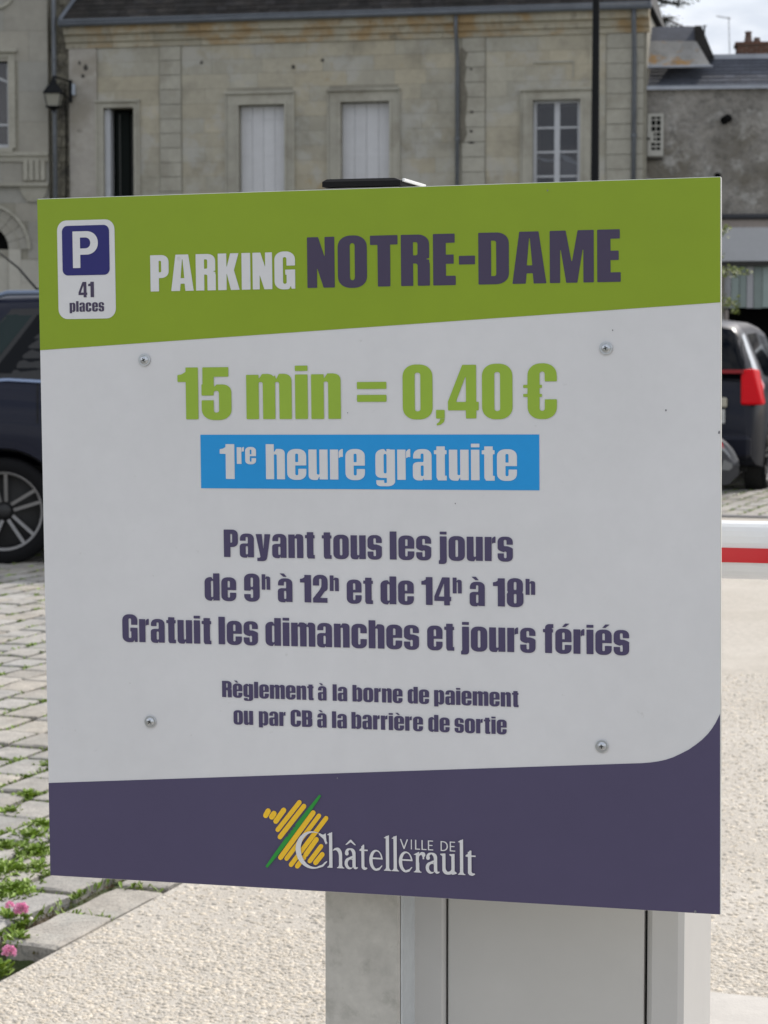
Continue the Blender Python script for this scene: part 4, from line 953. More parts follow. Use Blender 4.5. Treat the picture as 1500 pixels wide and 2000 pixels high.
# roof: boards, courses of slate, ridge
sl_ang = rad(50); yE, zE = -.33, zg + .06; Ls = 4.4; RW = (xL - .1, xR + .1)
def rp(x, d, off=0): return (x, yE + d * math.cos(sl_ang) - off * math.sin(sl_ang), zE + d * math.sin(sl_ang) + off * math.cos(sl_ang))
hipL = .30
rb = MB(); e1_ = rp(0, Ls)[1]; yR = e1_ + Ls * math.cos(sl_ang)
v = [rp(RW[0], 0), rp(RW[1], 0), rp(RW[1] - .9, Ls), rp(RW[0] + Ls * hipL, Ls), (RW[1], yR, zE), (RW[0], yR, zE)]
rb.add(v, [(0, 1, 2, 3), (1, 4, 2), (3, 2, 4, 5), (0, 3, 5), (0, 5, 4, 1)]); roof = rb.build('roof', mat('roof_underlay', (.03, .03, .032), .9), main)
sb = MB(); r_ = 0; gz = .155; sw_ = .235
while r_ * gz < Ls:
    d = r_ * gz; x = RW[0] + d * hipL - (sw_ / 2 if r_ % 2 else 0); xe = RW[1] - .9 * d / Ls
    if 1:
        while x < xe:
            a, b = max(x + .003, RW[0] + d * hipL), min(x + sw_ - .003, xe); o = random.uniform(0, .006)
            if b - a > .02: p = [rp(a, d - .01, .018 + o), rp(b, d - .01, .018 + o), rp(b, d + gz + .02, .008), rp(a, d + gz + .02, .008), rp(a, d - .01, .009 + o), rp(b, d - .01, .009 + o)]; sb.add(p, [(0, 1, 2, 3), (4, 5, 1, 0)])
            x += sw_
    r_ += 1
tag(link('slates', sb.mesh('slates', M_slate, fix=False), roof), kind='stuff')
MB().tube([rp(RW[0] + Ls * hipL, Ls + .02), rp(RW[1] - .9, Ls + .02)], .07, 8).build('ridge', M_gut, roof)
hp = MB(); hp.tube([rp(RW[0], -.02, .03), rp(RW[0] + Ls * hipL, Ls, .03)], .05, 8); hp.build('hip_flashing', M_gut, roof)
# window surrounds and fillings
def surround(h, e, drip=True, m_=M_trim):
    a, b, c, d = h; l, r, _, t = e; o = empty('window_surround'); o.parent = main
    blk('surround_stone', m_, o, a - l, -.05, c, a - .001, .015, d + .0); blk('surround_stone', m_, o, b + .001, -.05, c, b + r, .015, d)
    blk('surround_stone', m_, o, a - l, -.052, d + .002, b + r, .015, d + t)
    if drip:
        blk('surround_stone', m_, o, a - l - .05, -.11, d + t + .002, b + r + .05, .015, d + t + .05)
        blk('surround_stone', m_, o, a - l - .04, -.075, c, a - l - .003, .013, d + t); blk('surround_stone', m_, o, b + r + .003, -.075, c, b + r + .04, .013, d + t)
        blk('surround_stone', m_, o, a - .06, -.075, c, a - .004, -.052, d + .06); blk('surround_stone', m_, o, b + .004, -.075, c, b + .06, -.052, d + .06); blk('surround_stone', m_, o, a - .06, -.076, d + .004, b + .06, -.0535, d + .06)
    return o
def shutters(h, y=.16, n=4):
    a, b, c, d = h; w = empty('shuttered_window'); w.parent = main
    blk('shutter_back', M_void, w, a, y + .04, c, b, y + .06, d)
    for s in range(2):
        x0, x1 = (a, (a + b) / 2) if s == 0 else ((a + b) / 2, b)
        for k in range(n // 2):
            p0, p1 = x0 + (x1 - x0) * k / (n / 2), x0 + (x1 - x0) * (k + 1) / (n / 2)
            blk('shutter_plank', M_shut, w, p0 + .004, y, c + .02, p1 - .004, y + .035, d - .012)
        for zz in (.14, .5, .86):
            z_ = c + (d - c) * zz; blk('hinge_strap', M_shut, w, x0 + .03, y - .006, z_ - .018, x1 - .05, y + .0, z_ + .018)
def casement(h, y=.14, rows=4, curtain=False):
    a, b, c, d = h; w = empty('casement_window'); w.parent = main; t = .075
    blk('jamb', M_wframe, w, a, y - .03, c, a + t, y + .05, d); blk('jamb', M_wframe, w, b - t, y - .03, c, b, y + .05, d)
    blk('head', M_wframe, w, a + t, y - .02, d - .06, b - t, y + .05, d); blk('sill', M_wframe, w, a + t, y - .02, c, b - t, y + .05, c + .08)
    mid = (a + b) / 2; blk('meeting_stile', M_wframe, w, mid - .06, y - .035, c + .08, mid + .06, y + .05, d - .06)
    H = (d - .06) - (c + .08)
    for s in range(2):
        x0, x1 = (a + t, mid - .06) if s == 0 else (mid + .06, b - t)
        for k in range(rows):
            z0, z1 = c + .08 + H * k / rows, c + .08 + H * (k + 1) / rows
            if k: blk('glazing_bar', M_wframe, w, x0, y - .01, z0 - .021, x1, y + .03, z0 + .021)
            blk('pane', M_glassw, w, x0, y + .012, z0 + (.021 if k else 0), x1, y + .016, z1 - (.021 if k < rows - 1 else 0))
    blk('room_behind', M_void, w, a - .0, y + 1.2, c, b, y + 1.24, d)
    if curtain:
        M_cur = mat('grey_curtain', (.30, .30, .33), .8); M_cur2 = mat('white_highlight', (.75, .77, .8), .7)
        z = lambda yy: m(1087, yy, y + .1)[1]; X = lambda xx: m(xx, 300, y + .1)[0]
        MB().prism([(X(1093), z(303)), (X(1118), z(315)), (X(1130), z(320)), (X(1130), z(400)), (X(1093), z(400))], y + .10, y + .12).build('curtain', M_cur, w)
        MB().prism([(X(1093), z(299)), (X(1112), z(307)), (X(1130), z(319)), (X(1130), z(324)), (X(1104), z(315)), (X(1093), z(304))], y + .07, y + .09).build('pane_highlight', M_cur2, w)  # white strips stand in for slanted reflections in the panes
        MB().prism([(X(1046), z(305)), (X(1064), z(310)), (X(1082), z(312)), (X(1082), z(316)), (X(1062), z(315)), (X(1046), z(307))], y + .07, y + .09).build('pane_highlight', M_cur2, w)
M_glassw = bpy.data.materials.new('clear_window_glass'); M_glassw.use_nodes = True
t_ = M_glassw.node_tree; t_.nodes.clear()
n1 = t_.nodes.new('ShaderNodeBsdfTransparent'); n1.inputs[0].default_value = (.62, .64, .66, 1); n2 = t_.nodes.new('ShaderNodeBsdfGlossy'); n2.inputs['Roughness'].default_value = .03; n2.inputs['Color'].default_value = (.9, .9, .95, 1)
fz = t_.nodes.new('ShaderNodeFresnel'); fz.inputs[0].default_value = 1.5; n3 = t_.nodes.new('ShaderNodeMixShader'); n4 = t_.nodes.new('ShaderNodeOutputMaterial')
t_.links.new(fz.outputs[0], n3.inputs[0]); t_.links.new(n1.outputs[0], n3.inputs[1]); t_.links.new(n2.outputs[0], n3.inputs[2]); t_.links.new(n3.outputs[0], n4.inputs[0])
surround(ops_['sh1'], surr['sh1']); surround(ops_['sh2'], surr['sh2']); surround(ops_['win'], surr['win']); surround(ops_['door'], surr['door'])
shutters(ops_['sh1']); shutters(ops_['sh2']); casement(ops_['win'], curtain=True)
# the narrow opening at the left: pale jamb, dark room, half-open leaf with bars
a, b, c, d = ops_['door']; w_ = empty('half_open_window'); w_.parent = main
blk('jamb', M_wframe, w_, a, .05, c, a + .13, .30, d - .02); blk('room_behind', M_void, w_, a, 1.3, c, b, 1.34, d); blk('room_side', M_void, w_, b - .01, .342, c, b + .02, 1.3, d); blk('room_side', M_void, w_, a - .02, .342, c, a + .01, 1.3, d)
M_leafd = mat('dark_green_leaf_paint', (.010, .013, .012), .8, spec=.1)
for k in range(3): blk('window_bar', mat('dim_bar_paint', (.085, .09, .085), .6) if k == 0 else bpy.data.materials['dim_bar_paint'], w_, a + .27 + .13 * k, .30 + .05 * k, c, a + .29 + .13 * k, .33 + .05 * k, d - .1)
blk('open_leaf', M_leafd, w_, a + .16, .345, c, a + .50, .39, d - .05)
for h in low:
    surround(h, (.2, .2, 0, .2), True)
    if h[2] > .5: shutters(h)
    else:
        w_ = empty('front_door'); w_.parent = main
        for k in range(2):
            for j in range(3): blk('door_panel', M_leafd, w_, h[0] + (h[1] - h[0]) * k / 2 + .02, .14, .1 + j * .98, h[0] + (h[1] - h[0]) * (k + 1) / 2 - .02, .18, 1.0 + j * .98)
        blk('door_leaf', M_leafd, w_, h[0], .182, .02, h[1], .22, h[3]); 
# raised L-shaped ledge in the masonry above the casement
a0, z0 = m(1042, 122); a1, z1 = m(1121, 153)
blk('stone_ledge', M_trim, main, a0, -.04, z0 - .02, a1, .01, z0 + .02); blk('stone_ledge', M_trim, main, a1 - .03, -.038, z1, a1, .01, z0 - .021)
# dark scars and holes beside the pipe and in the pilaster
M_scar = mat('old_soot_stain', (.055, .05, .045), .95, noise=.3, nscale=6, coord='World')
for x, y, rx, ry in ((921, 136, .035, .035), (922, 219, .045, .04), (921, 257, .045, .045), (921, 279, .10, .03), (157, 124, .035, .06), (169, 132, .06, .09), (164, 149, .05, .05), (394, 122, .05, .05), (630, 118, .05, .05), (574, 131, .05, .06)):
    X, Z = m(x, y); b_ = MB(); n = 9; b_.add([(X + rx * math.cos(6.283 * k / n) * random.uniform(.6, 1.1), -.0655 if 140 < x < 190 else (-.05 if x > 900 else -.018), Z + ry * math.sin(6.283 * k / n) * random.uniform(.6, 1.1)) for k in range(n)], [tuple(range(n))]); b_.build('wall_scar', M_scar, main)
# soot streak beside the pipe
X, Z = m(907, 100); b_ = MB(); pts = [(905, 95), (914, 104), (909, 122), (912, 135), (908, 160), (914, 186), (912, 214), (909, 236), (913, 262), (906, 280), (899, 278), (899, 180), (900, 95)]
b_.add([(m(x, y)[0], -.0515, m(x, y)[1]) for x, y in pts], [tuple(range(len(pts)))]); b_.build('soot_streak', mat('soot', (.17, .155, .125), .95, noise=.3, nscale=5, coord='World'), main)

# ---- the house on the left
LF = Frame(m(130, 300)[0] * math.cos(rad(11.2)), 50 - m(130, 300)[0] * math.sin(rad(11.2)) - .05, rad(1.0))
l = lambda x, y, w=0: LF.px(x, y, w)
lft = thing('corner_house', 'pale ashlar house at the edge with tall windows, fluted panel and arched doorway', 'house', LF.o, LF.rot())
M_stone2 = mat('grey_limestone_block', (.32, .31, .28), .9, noise=.10, nscale=.8, rnd=.05, warm=.03, stain=[((.19, .18, .16), .7, .52, .72, .5, None)], **STN)
M_plinth = mat('lit_plinth_stone', (.44, .42, .37), .9, noise=.08, nscale=1.0, rnd=.05, **STN)  # paler than the wall: reflected light put into the stone colour
x0, x1 = l(-600, 300)[0], l(95, 300)[0]
wn = (l(-85, 200)[0], l(16.5, 200)[0], l(8, 289)[1], l(8, 113)[1])
wn2 = (wn[0] - 2.6, wn[1] - 2.6, wn[2], wn[3])
ac, az = l(-30, 487); aR = l(17.5, 487)[0] - ac
arch_h = (ac - aR, ac + aR, 0.02, az + aR)
zTop = l(50, -420)[1]
zS1, zS2 = l(50, 297)[1], l(50, 357)[1]; zpl = l(50, 506)[1]
wb = MB(); holed(wb, x0, x1, -.1, zTop, [wn, wn2, arch_h], 0, 9.0, .3); wb.build('wall', M_mortar, lft)
cnt2 = [0]; hh_ = l(50, 297 - 59)[1] - l(50, 297)[1]
courses(LF, lft, x0, x1, zS1, zTop, hh_ , 1.05, [widen(wn, (.2, .23, 0, .2)), widen(wn2, (.2, .2, 0, .2))], M_stone2, store=cnt2, limit=120, joint=.006)
courses(LF, lft, x0, x1, zS2, zS1 - .1, 1.0, .9, [(l(44, 330)[0], l(91, 330)[0], -9, 99)], M_stone2, store=cnt2, limit=140)
ring = aR * 1.79
courses(LF, lft, x0, x1, zpl, zS2 - .09, hh_ * .62, 1.1, [(ac - ring, ac + ring, -9, az + ring * .62), (ac - ring * .72, ac + ring * .72, -9, az + ring)], M_stone2, store=cnt2, limit=180)
courses(LF, lft, x0, x1, 0, zpl - .02, .62, 1.2, [(ac - aR * 1.5, ac + aR * 1.5, -9, 99)], M_plinth, proud=.06, store=cnt2, limit=220)
# voussoirs
for k in range(11):
    a0_, a1_ = math.pi * k / 11 + .008, math.pi * (k + 1) / 11 - .008; p = []
    for rr_, aa in ((aR, (a0_, (a0_ + a1_) / 2, a1_)), (ring - .01, (a1_, (a0_ + a1_) / 2, a0_))):
        for q in aa: p.append((ac + rr_ * math.cos(q), az + rr_ * math.sin(q)))
    MB().prism(p, -.03, .02).build('arch_stone', M_stone2, lft)
for k, (r0_, r1_, pr) in enumerate(((ring, ring + .07, -.075), (aR * 1.40, aR * 1.45, -.05))):
    p = [(ac + r1_ * math.cos(math.pi * i / 20), az + r1_ * math.sin(math.pi * i / 20)) for i in range(21)] + [(ac + r0_ * math.cos(math.pi * i / 20), az + r0_ * math.sin(math.pi * i / 20)) for i in range(20, -1, -1)]
    b_ = MB(); n = 21
    for i in range(20):
        q = [p[i], p[i + 1], p[41 - i - 1], p[41 - i]]; b_.prism(q, pr, -.031)
    b_.build('arch_moulding', M_trim, lft)
for s in (-1, 1): blk('arch_jamb', M_plinth, lft, min(ac + s * aR, ac + s * aR * 1.5) + .002, -.045, .02, max(ac + s * aR, ac + s * aR * 1.5) - .002, .02, az)
blk('door_leaf', M_void, lft, arch_h[0], .25, .02, arch_h[1], .29, arch_h[3]); blk('door_transom', M_trim, lft, arch_h[0] + .003, .06, az - .2, arch_h[1] - .003, .2, az - .002); blk('door_infill', M_plinth, lft, arch_h[0] + .003, .04, .03, arch_h[1] - .003, .22, az - .202)
blk('string_course', M_trim, lft, x0, -.10, zS1 - .09, x1, .012, zS1 - .002); blk('string_course', M_trim, lft, x0, -.05, zS1 - .22, x1, .01, zS1 - .092)
blk('string_course', M_trim, lft, x0, -.13, zS2 - .085, x1, .012, zS2 - .004)
fl = empty('fluted_panel'); fl.parent = lft
fx0, fx1 = l(45, 330)[0], l(90, 330)[0]; zf0, zf1 = l(60, 353)[1], l(60, 311)[1]
blk('panel_back', M_trim, fl, fx0, -.02, zf0, fx1, .02, zf1 + .08)
for k in range(4):
    xx_ = fx0 + (fx1 - fx0) * (k + .5) / 4; blk('baluster', M_trim, fl, xx_ - .045, -.07, zf0 + .01, xx_ + .045, -.0205, zf1)
ap = [l(*p) for p in ((38, 364), (96, 364), (90, 380), (82, 394), (54, 394), (44, 380))]
MB().prism(ap, -.06, .0).build('apron_stone', M_trim, lft)
for wn_ in (wn, wn2):
    a, b, c, d = wn_; w_ = empty('tall_window'); w_.parent = lft
    blk('window_surround', M_trim, w_, b + .002, -.04, c, b + .16, .02, d + .12); blk('window_surround', M_trim, w_, a - .16, -.04, c, a - .002, .02, d + .12); blk('window_surround', M_trim, w_, a, -.041, d + .002, b, .02, d + .12)
    blk('window_surround', M_trim, w_, a - .2, -.12, d + .122, b + .22, .02, d + .20)
    blk('sill', M_trim, w_, a - .1, -.12, c - .10, b + .1, .25, c - .002)
    blk('jamb', M_wframe, w_, b - .05, .12, c, b, .2, d); blk('jamb', M_wframe, w_, a, .12, c, a + .05, .2, d)
    zb = l(8, 243)[1]; za_ = l(8, 152)[1]
    blk('glazing_bar', M_wframe, w_, a + .05, .12, zb - .025, b - .05, .17, zb + .025)
    arc = [(a + .05 + (b - a - .1) * i / 10, za_ + .16 * math.sin(math.pi * i / 10) - .1) for i in range(11)]; q = MB()
    for i in range(10): q.prism([arc[i], arc[i + 1], (arc[i + 1][0], arc[i + 1][1] + .05), (arc[i][0], arc[i][1] + .05)], .12, .17)
    q.build('arched_bar', M_wframe, w_)
    blk('pane', M_glassw, w_, a + .05, .175, c + .03, b - .05, .18, d); blk('curtain', mat('dim_curtain', (.10, .10, .105), .9, noise=.2, nscale=9), w_, a, .6, c, b, .62, d)
    blk('bottom_rail', M_wframe, w_, a + .05, .12, c, b - .05, .17, c + .09)
# circular moulding at the very top left
cx_, cz_ = l(-4, -14); q = MB()
q.tube([(cx_ + .34 * math.cos(6.283 * i / 24), -.03, cz_ + .34 * math.sin(6.283 * i / 24)) for i in range(25)], .045, 8, False); q.build('round_moulding', M_trim, lft)
# rough recessed strip between the two houses, with the pipe
M_rough = mat('rough_side_wall', (.20, .185, .145), .95, noise=.35, nscale=2.5, bump=.8, bscale=7, bdist=.04, coord='World', stain=[((.06, .055, .05), 2, .5, .62, .8, None)])
sx0, sx1 = l(95.5, 300)[0], l(137, 300)[0]
st_ = thing('rubble_strip', 'narrow dark rubble wall filling the gap between the two pale houses', 'wall', LF.M @ Vector(((sx0 + sx1) / 2, .25, 0)), LF.rot())
q = MB(); w2 = (sx1 - sx0) / 2
q.box(-w2 + .003, 0, -.1, w2 - .003, 6, zTop); q.build('wall_core', M_mortar, st_)
z = 0; n_ = 0; rs = MB()
while z < zTop - .1:
    h_ = random.uniform(.14, .26); x = -w2 + .01
    while x < w2 - .04:
        ww = random.uniform(.12, .3); xe = min(x + ww, w2 - .01); y_ = random.uniform(-.07, -.0); Yp = to_px(LF.M @ Vector(((sx0 + sx1) / 2, 0, z)))[1]
        if -30 < Yp < 385 and n_ < 200: blk('rubble_stone', M_rough, st_, x + .008, y_, z + .008, xe - .008, .04, z + h_ - .008); n_ += 1
        else: rs.box(x + .008, y_, z + .008, xe - .008, .04, z + h_ - .008)
        x = xe
    z += h_
tag(rs.build('rubble_beyond', M_rough, st_), kind='stuff')
PX_ = (l(103, 0, -.15)[0] + l(109.5, 380, -.15)[0]) / 2
pp = thing('drain_pipe', 'tall dark drain pipe running down behind the wall lantern', 'pipe', LF.M @ Vector((PX_, -.15, 0)), LF.rot())
MB().tube([(0, 0, 0), (0, 0, zTop)], .052, 12).build('pipe', M_zincp, pp, smooth=True)
for zz in (1.5, 3.9, 4.95, 7.0, 8.2): MB().tube([(0, 0, zz), (0, 0, zz + .06)], .066, 12).build('pipe_collar', M_zincp, pp)
q = MB(); X = l(129, 300, -.12)[0]; q.tube([(X + random.uniform(-.012, .012), -.12, z_) for z_ in np.arange(.2, 7.6, .35)], .018, 6)
cb = q.build('wall_cable', M_void); cb.location = LF.o; cb.rotation_euler = LF.rot(); tag(cb, 'thin black cable hanging beside the lantern bracket down the rubble strip', 'cable')
# wall lantern on its bracket
lx, lz = l(105, 186, -.5); 
lan = thing('wall_lantern', 'black four-sided wall lantern with pale glass on a scrolled bracket', 'lantern', LF.M @ Vector((lx, -.5, lz)), LF.rot())
Zp = lambda y: l(105, y, -.5)[1] - lz
M_iron = mat('black_iron', (.009, .0095, .011), .7, spec=.15)
r0_, r1_ = .19, .265; zt_, zb_ = Zp(184), Zp(208)
b_ = MB(); b_.lathe([(r1_ * 1.12, zt_), (r1_ * 1.12, zt_ + .03), (.17, Zp(168)), (.13, Zp(166)), (.10, Zp(164)), (.07, Zp(157)), (.045, Zp(155)), (.04, Zp(150))], 4, Matrix.Rotation(rad(45), 4, 'Z')); b_.build('hood', M_iron, lan)
for k in range(4):
    a = rad(45 + 90 * k); MB().tube([(r1_ * math.cos(a), r1_ * math.sin(a), zt_), (r0_ * math.cos(a), r0_ * math.sin(a), zb_)], .011, 6).build('corner_bar', M_iron, lan)
    a2 = rad(45 + 90 * (k + 1)); f_ = .965
    MB().add([(r1_ * f_ * math.cos(a), r1_ * f_ * math.sin(a), zt_), (r1_ * f_ * math.cos(a2), r1_ * f_ * math.sin(a2), zt_), (r0_ * f_ * math.cos(a2), r0_ * f_ * math.sin(a2), zb_), (r0_ * f_ * math.cos(a), r0_ * f_ * math.sin(a), zb_)], [(0, 1, 2, 3)]).build('glass_pane', mat('frosted_lantern_glass', (.27, .26, .22), .5), lan)
MB().lathe([(r0_ * 1.05, zb_), (r0_ * 1.05, zb_ - .02), (.07, zb_ - .05), (.03, Zp(217)), (.005, Zp(219))], 8).build('base_ring', M_iron, lan)
bx_ = l(139, 160, 0)[0] - lx
MB().tube([(0, 0, Zp(151)), (0, 0, Zp(149)), (bx_ - .03, .38, Zp(155))], .02, 6).build('bracket_arm', M_iron, lan)
sp = [(bx_ * .45 + .10 * (1 - i / 30) * math.cos(i * .42), .25, Zp(166) + .10 * (1 - i / 30) * math.sin(i * .42)) for i in range(24)]; MB().tube(sp, .012, 5).build('scroll', M_iron, lan)
MB().tube([(bx_ * .45, .25, Zp(176)), (bx_ * .75, .33, Zp(185)), (bx_, .40, Zp(196))], .013, 5).build('scroll', M_iron, lan)
MB().box(bx_ - .035, .36, Zp(196), bx_ + .035, .43, Zp(152)).build('wall_plate', M_iron, lan)
MB().box(bx_ + .04, .35, Zp(182), bx_ + .11, .43, Zp(160)).build('junction_box', mat('pale_box', (.36, .40, .46), .5), lan)
# ------------------------------------------------------------------ grey rendered house on the right
p_ = MF.M @ Vector((xR, 0, 0))
GF = Frame(p_.x + .0, p_.y + .16, rad(6.0))
g_ = lambda x, y, w=0: GF.px(x, y, w)
gh = thing('rendered_house', 'grey roughly rendered house with slate roof above a white shop front', 'house', GF.o, GF.rot())
M_rend = mat('rough_grey_render', (.25, .235, .215), .95, noise=.30, nscale=1.3, bump=1.0, bscale=7, bdist=.06, coord='World',
             stain=[((.13, .115, .09), .6, .46, .62, .8, None), ((.38, .37, .35), 2.6, .55, .66, .75, None), ((.10, .095, .085), 5, .52, .66, .6, None)])
M_white_r = mat('off_white_fascia', (.42, .425, .445), .8, noise=.05, nscale=1.5, coord='World'); M_pink = mat('pinkish_lintel', (.27, .235, .215), .9, noise=.15, nscale=2, coord='World')
gx0, gx1 = g_(1253, 300)[0], g_(2100, 300)[0]
zt_g = g_(1400, 171)[1]; zgut = g_(1450, 424)[1]; zf0_, zf1_ = g_(1450, 514)[1], g_(1450, 445)[1]; zb_g = g_(1450, 602)[1]
holes_g = [(g_(1412, 560)[0] + .03 + k * 3.4, g_(1412, 560)[0] + .03 + k * 3.4 + 3.0, .1, zf0_ - .05) for k in (-1, 0, 1)]
holes_g = [h for h in holes_g if h[0] > gx0 + .1 and h[1] < gx1]
ven = (g_(1265.5, 260)[0], g_(1295, 260)[0], g_(1280, 304)[1], g_(1280, 223)[1])
q = MB(); holed(q, gx0, gx1, -.1, zt_g, holes_g + [ven], 0, 6.5, .25); q.build('wall', M_rend, gh)
# upper roof band: slates with zinc flashing below and above
blk('flashing', M_gut, gh, gx0, -.10, zt_g - .02, gx1, .10, zt_g + .055)
M_flash = mat('bright_zinc_flashing', (.33, .35, .40), .5, noise=.15, nscale=3, coord='World')
blk('flashing', M_flash, gh, gx0, -.13, zt_g - .045, gx1, -.102, zt_g + .03)
zt2 = g_(1440, 113, 1.0)[1]; 
q = MB(); q.add([(gx0, .1, zt_g + .05), (gx1, .1, zt_g + .05), (gx1, 1.0, zt2), (gx0, 1.0, zt2), (gx0, 6.5, zt_g + .05), (gx1, 6.5, zt_g + .05), (gx0, 3, zt2), (gx1, 3, zt2)], [(0, 1, 2, 3), (3, 2, 7, 6), (6, 7, 5, 4)]); grf = q.build('roof', mat('roof_boards', (.03, .03, .035), .9), gh)
sb = MB(); sv = Vector((0, .9, zt2 - zt_g - .05)); Lg = sv.length; sv.normalize(); up = Vector((0, -sv.z, sv.y)); r_ = 0
while r_ * .15 < Lg - .05:
    x = gx0 + (0 if r_ % 2 else -.12)
    while x < gx1:
        a, b = max(gx0, x + .003), min(gx1, x + .237); o = random.uniform(0, .008)
        B0 = Vector((0, .1, zt_g + .05)) + sv * (r_ * .15); p = []
        for X_, dd, of in ((a, 0, .016 + o * .6), (b, 0, .016 + o * .6), (b, .17, .008), (a, .17, .008), (a, 0, .008), (b, 0, .008)): P = B0 + sv * dd + up * of; p.append((X_, P.y, P.z))
        if b - a > .03: sb.add(p, [(0, 1, 2, 3), (4, 5, 1, 0)])
        x += .24
    r_ += 1
M_slate2 = mat('blue_roof_slate', (.060, .066, .085), .8, noise=.25, nscale=2, rnd=.22, coord='World')
tag(link('slates', sb.mesh('slates', M_slate2, fix=False), grf), kind='stuff')
X0r = g_(1376, 113, 1.0)[0]; blk('ridge_flashing', M_flash, gh, X0r, .93, zt2 - .03, gx1, 1.12, zt2 + .075)
# air brick, stub pipe and brackets
vp = empty('ventilation_panel'); vp.parent = gh
cells_v = []; va, vb, vc, vd = ven; Wv = vb - va; Hv = vd - vc
rows_ = ((.875, .94), (.73, .85), (.585, .70), (.47, .555), (.35, .44), (.235, .31), (.13, .205))
hv = []
for k, (r0v, r1v) in enumerate(rows_):
    for j, (c0v, c1v) in enumerate(((.22, .50), (.56, .84))):
        if k in (3, 4) and j == 0: c0v = .38
        hv.append((va + Wv * c0v, va + Wv * c1v, vc + Hv * r0v, vc + Hv * r1v))
q = MB(); holed(q, va - .01, vb + .01, vc - .01, vd + .01, hv, -.035, .02, .054); q.build('panel', mat('pale_vent_panel', (.40, .39, .355), .85, noise=.1, nscale=8, coord='World'), vp)
blk('vent_back', M_void, vp, va + .005, .0, vc + .005, vb - .005, .012, vd - .005)
q = MB(); X = g_(1263, 260)[0]; q.box(X - .03, -.06, g_(1263, 310)[1], X, -.02, g_(1263, 240)[1]); q.build('iron_bar', M_void, vp)
q = MB(); q.box(X - .02, -.06, g_(1263, 310)[1] - .03, vb, -.02, g_(1263, 310)[1] - .0005); q.build('iron_bar', M_void, vp)
q = MB(); q.box(g_(1252, 272)[0], -.08, g_(1263, 273)[1], X + .08, -.061, g_(1263, 270)[1]); q.build('iron_bar', M_void, vp)
P = Vector((g_(1423, 233)[0], .05, g_(1423, 232)[1])); q = MB(); q.tube([P, P + Vector((-.02, -.14, .01)), P + Vector((-.11, -.30, -.07))], [.085, .085, .09], 10); q.build('stub_pipe', M_void, gh)
P = Vector((g_(1404, 347)[0], .05, g_(1404, 345)[1])); q = MB(); q.tube([P, P + Vector((-.02, -.16, .02)), P + Vector((-.05, -.22, .01))], [.06, .06, .065], 8); q.build('stub_pipe', M_void, gh)
# lower part: gutter, lintel, white fascia, hanging blinds
q = MB(); q.tube([(gx0 + 1.2, -.12, zgut), (gx1, -.12, zgut)], .062, 10); q.build('gutter', mat('dark_gutter', (.035, .037, .045), .6), gh, smooth=True)
blk('lintel', M_pink, gh, gx0 + 1.2, -.10, zf1_ + .003, gx1, .02, zgut - .05)
blk('fascia', M_white_r, gh, gx0 + 1.2, -.14, zf0_ + .04, gx1, .02, zf1_)
blk('fascia_dark_board', mat('dark_board', (.045, .042, .04), .8), gh, gx0 + 1.2, -.08, zf0_ - .05, gx1, .02, zf0_ + .038)  # dark board along the foot of the fascia
bl = empty('shop_blind'); bl.parent = gh; M_b1 = mat('pale_green_blind', (.25, .30, .285), .7, rnd=.2, noise=.08, nscale=4, coord='World'); M_b2 = mat('pale_grey_blind', (.31, .31, .325), .7, rnd=.15, noise=.08, nscale=4, coord='World')
for h in holes_g:
    x = h[0]; k = 0
    while x < h[1] - .03:
        w__ = random.uniform(.11, .2); blk('blind_slat', M_b1 if k % 3 else M_b2, bl, x + .006, .10 + (k % 2) * .012, zb_g + random.uniform(-.02, .02), min(x + w__, h[1]) - .006, .118 + (k % 2) * .012, h[3] - .01); x += w__; k += 1
    blk('shop_interior', M_void, bl, h[0], 1.2, h[2], h[1], 1.22, h[3])
    for xx_ in (h[0] + .02, (h[0] + h[1]) / 2, h[1] - .1): blk('shop_mullion', M_pink, bl, xx_, .05, .1, xx_ + .08, .098, zb_g - .03)
# ---- lean-to roof with lichen and dark gable, set behind
lg = thing('lichen_roof', 'small weathered grey roof with orange lichen and a dark slate gable edge', 'roof', GF.M @ Vector((0, 1.2, 0)), GF.rot())
W1 = .05; W2 = .75
def lp(x, y, w): a = g_(x, y, w); return (a[0], w - 1.2, a[1])
M_lich = mat('lichen_sheet_roof', (.265, .26, .25), .9, noise=.2, nscale=2, bump=.4, bscale=12, coord='World', stain=[((.33, .185, .055), 1.5, .50, .56, .9, None), ((.15, .14, .13), 5, .55, .7, .6, None)])
q = MB(); a = [lp(1240, 130, W1), lp(1388, 128, W1), lp(1360, 80, W2), lp(1240, 80, W2)]
q.v = [Vector(p) for p in a] + [Vector(p) + Vector((0, .03, -.04)) for p in a]; q.f = [(0, 1, 2, 3), (7, 6, 5, 4), (0, 4, 5, 1), (1, 5, 6, 2), (2, 6, 7, 3), (3, 7, 4, 0)]
q.build('sheet_roof', M_lich, lg)
q = MB(); a, b = lp(1240, 131, W1 - .03), lp(1392, 129, W1 - .03); q.tube([a, b], .03, 6); q.build('edge_roll', M_flash, lg)
q = MB(); a = [lp(1245, 81, W2 + .02), lp(1362, 79, W2 + .02), lp(1366, 51, W2 + .5), lp(1245, 53, W2 + .5)]
q.v = [Vector(p) for p in a] + [Vector(p) + Vector((0, .1, -.15)) for p in a]; q.f = [(0, 1, 2, 3), (7, 6, 5, 4), (0, 4, 5, 1), (1, 5, 6, 2), (2, 6, 7, 3), (3, 7, 4, 0)]
q.build('slate_band', M_slate2, lg)
q = MB(); a = [lp(1358, 80, W2 - .02), lp(1372, 112, W2 - .02), lp(1395, 112, W2 - .02), lp(1370, 50, W2 - .02), lp(1357, 50, W2 - .02)]; n = 5
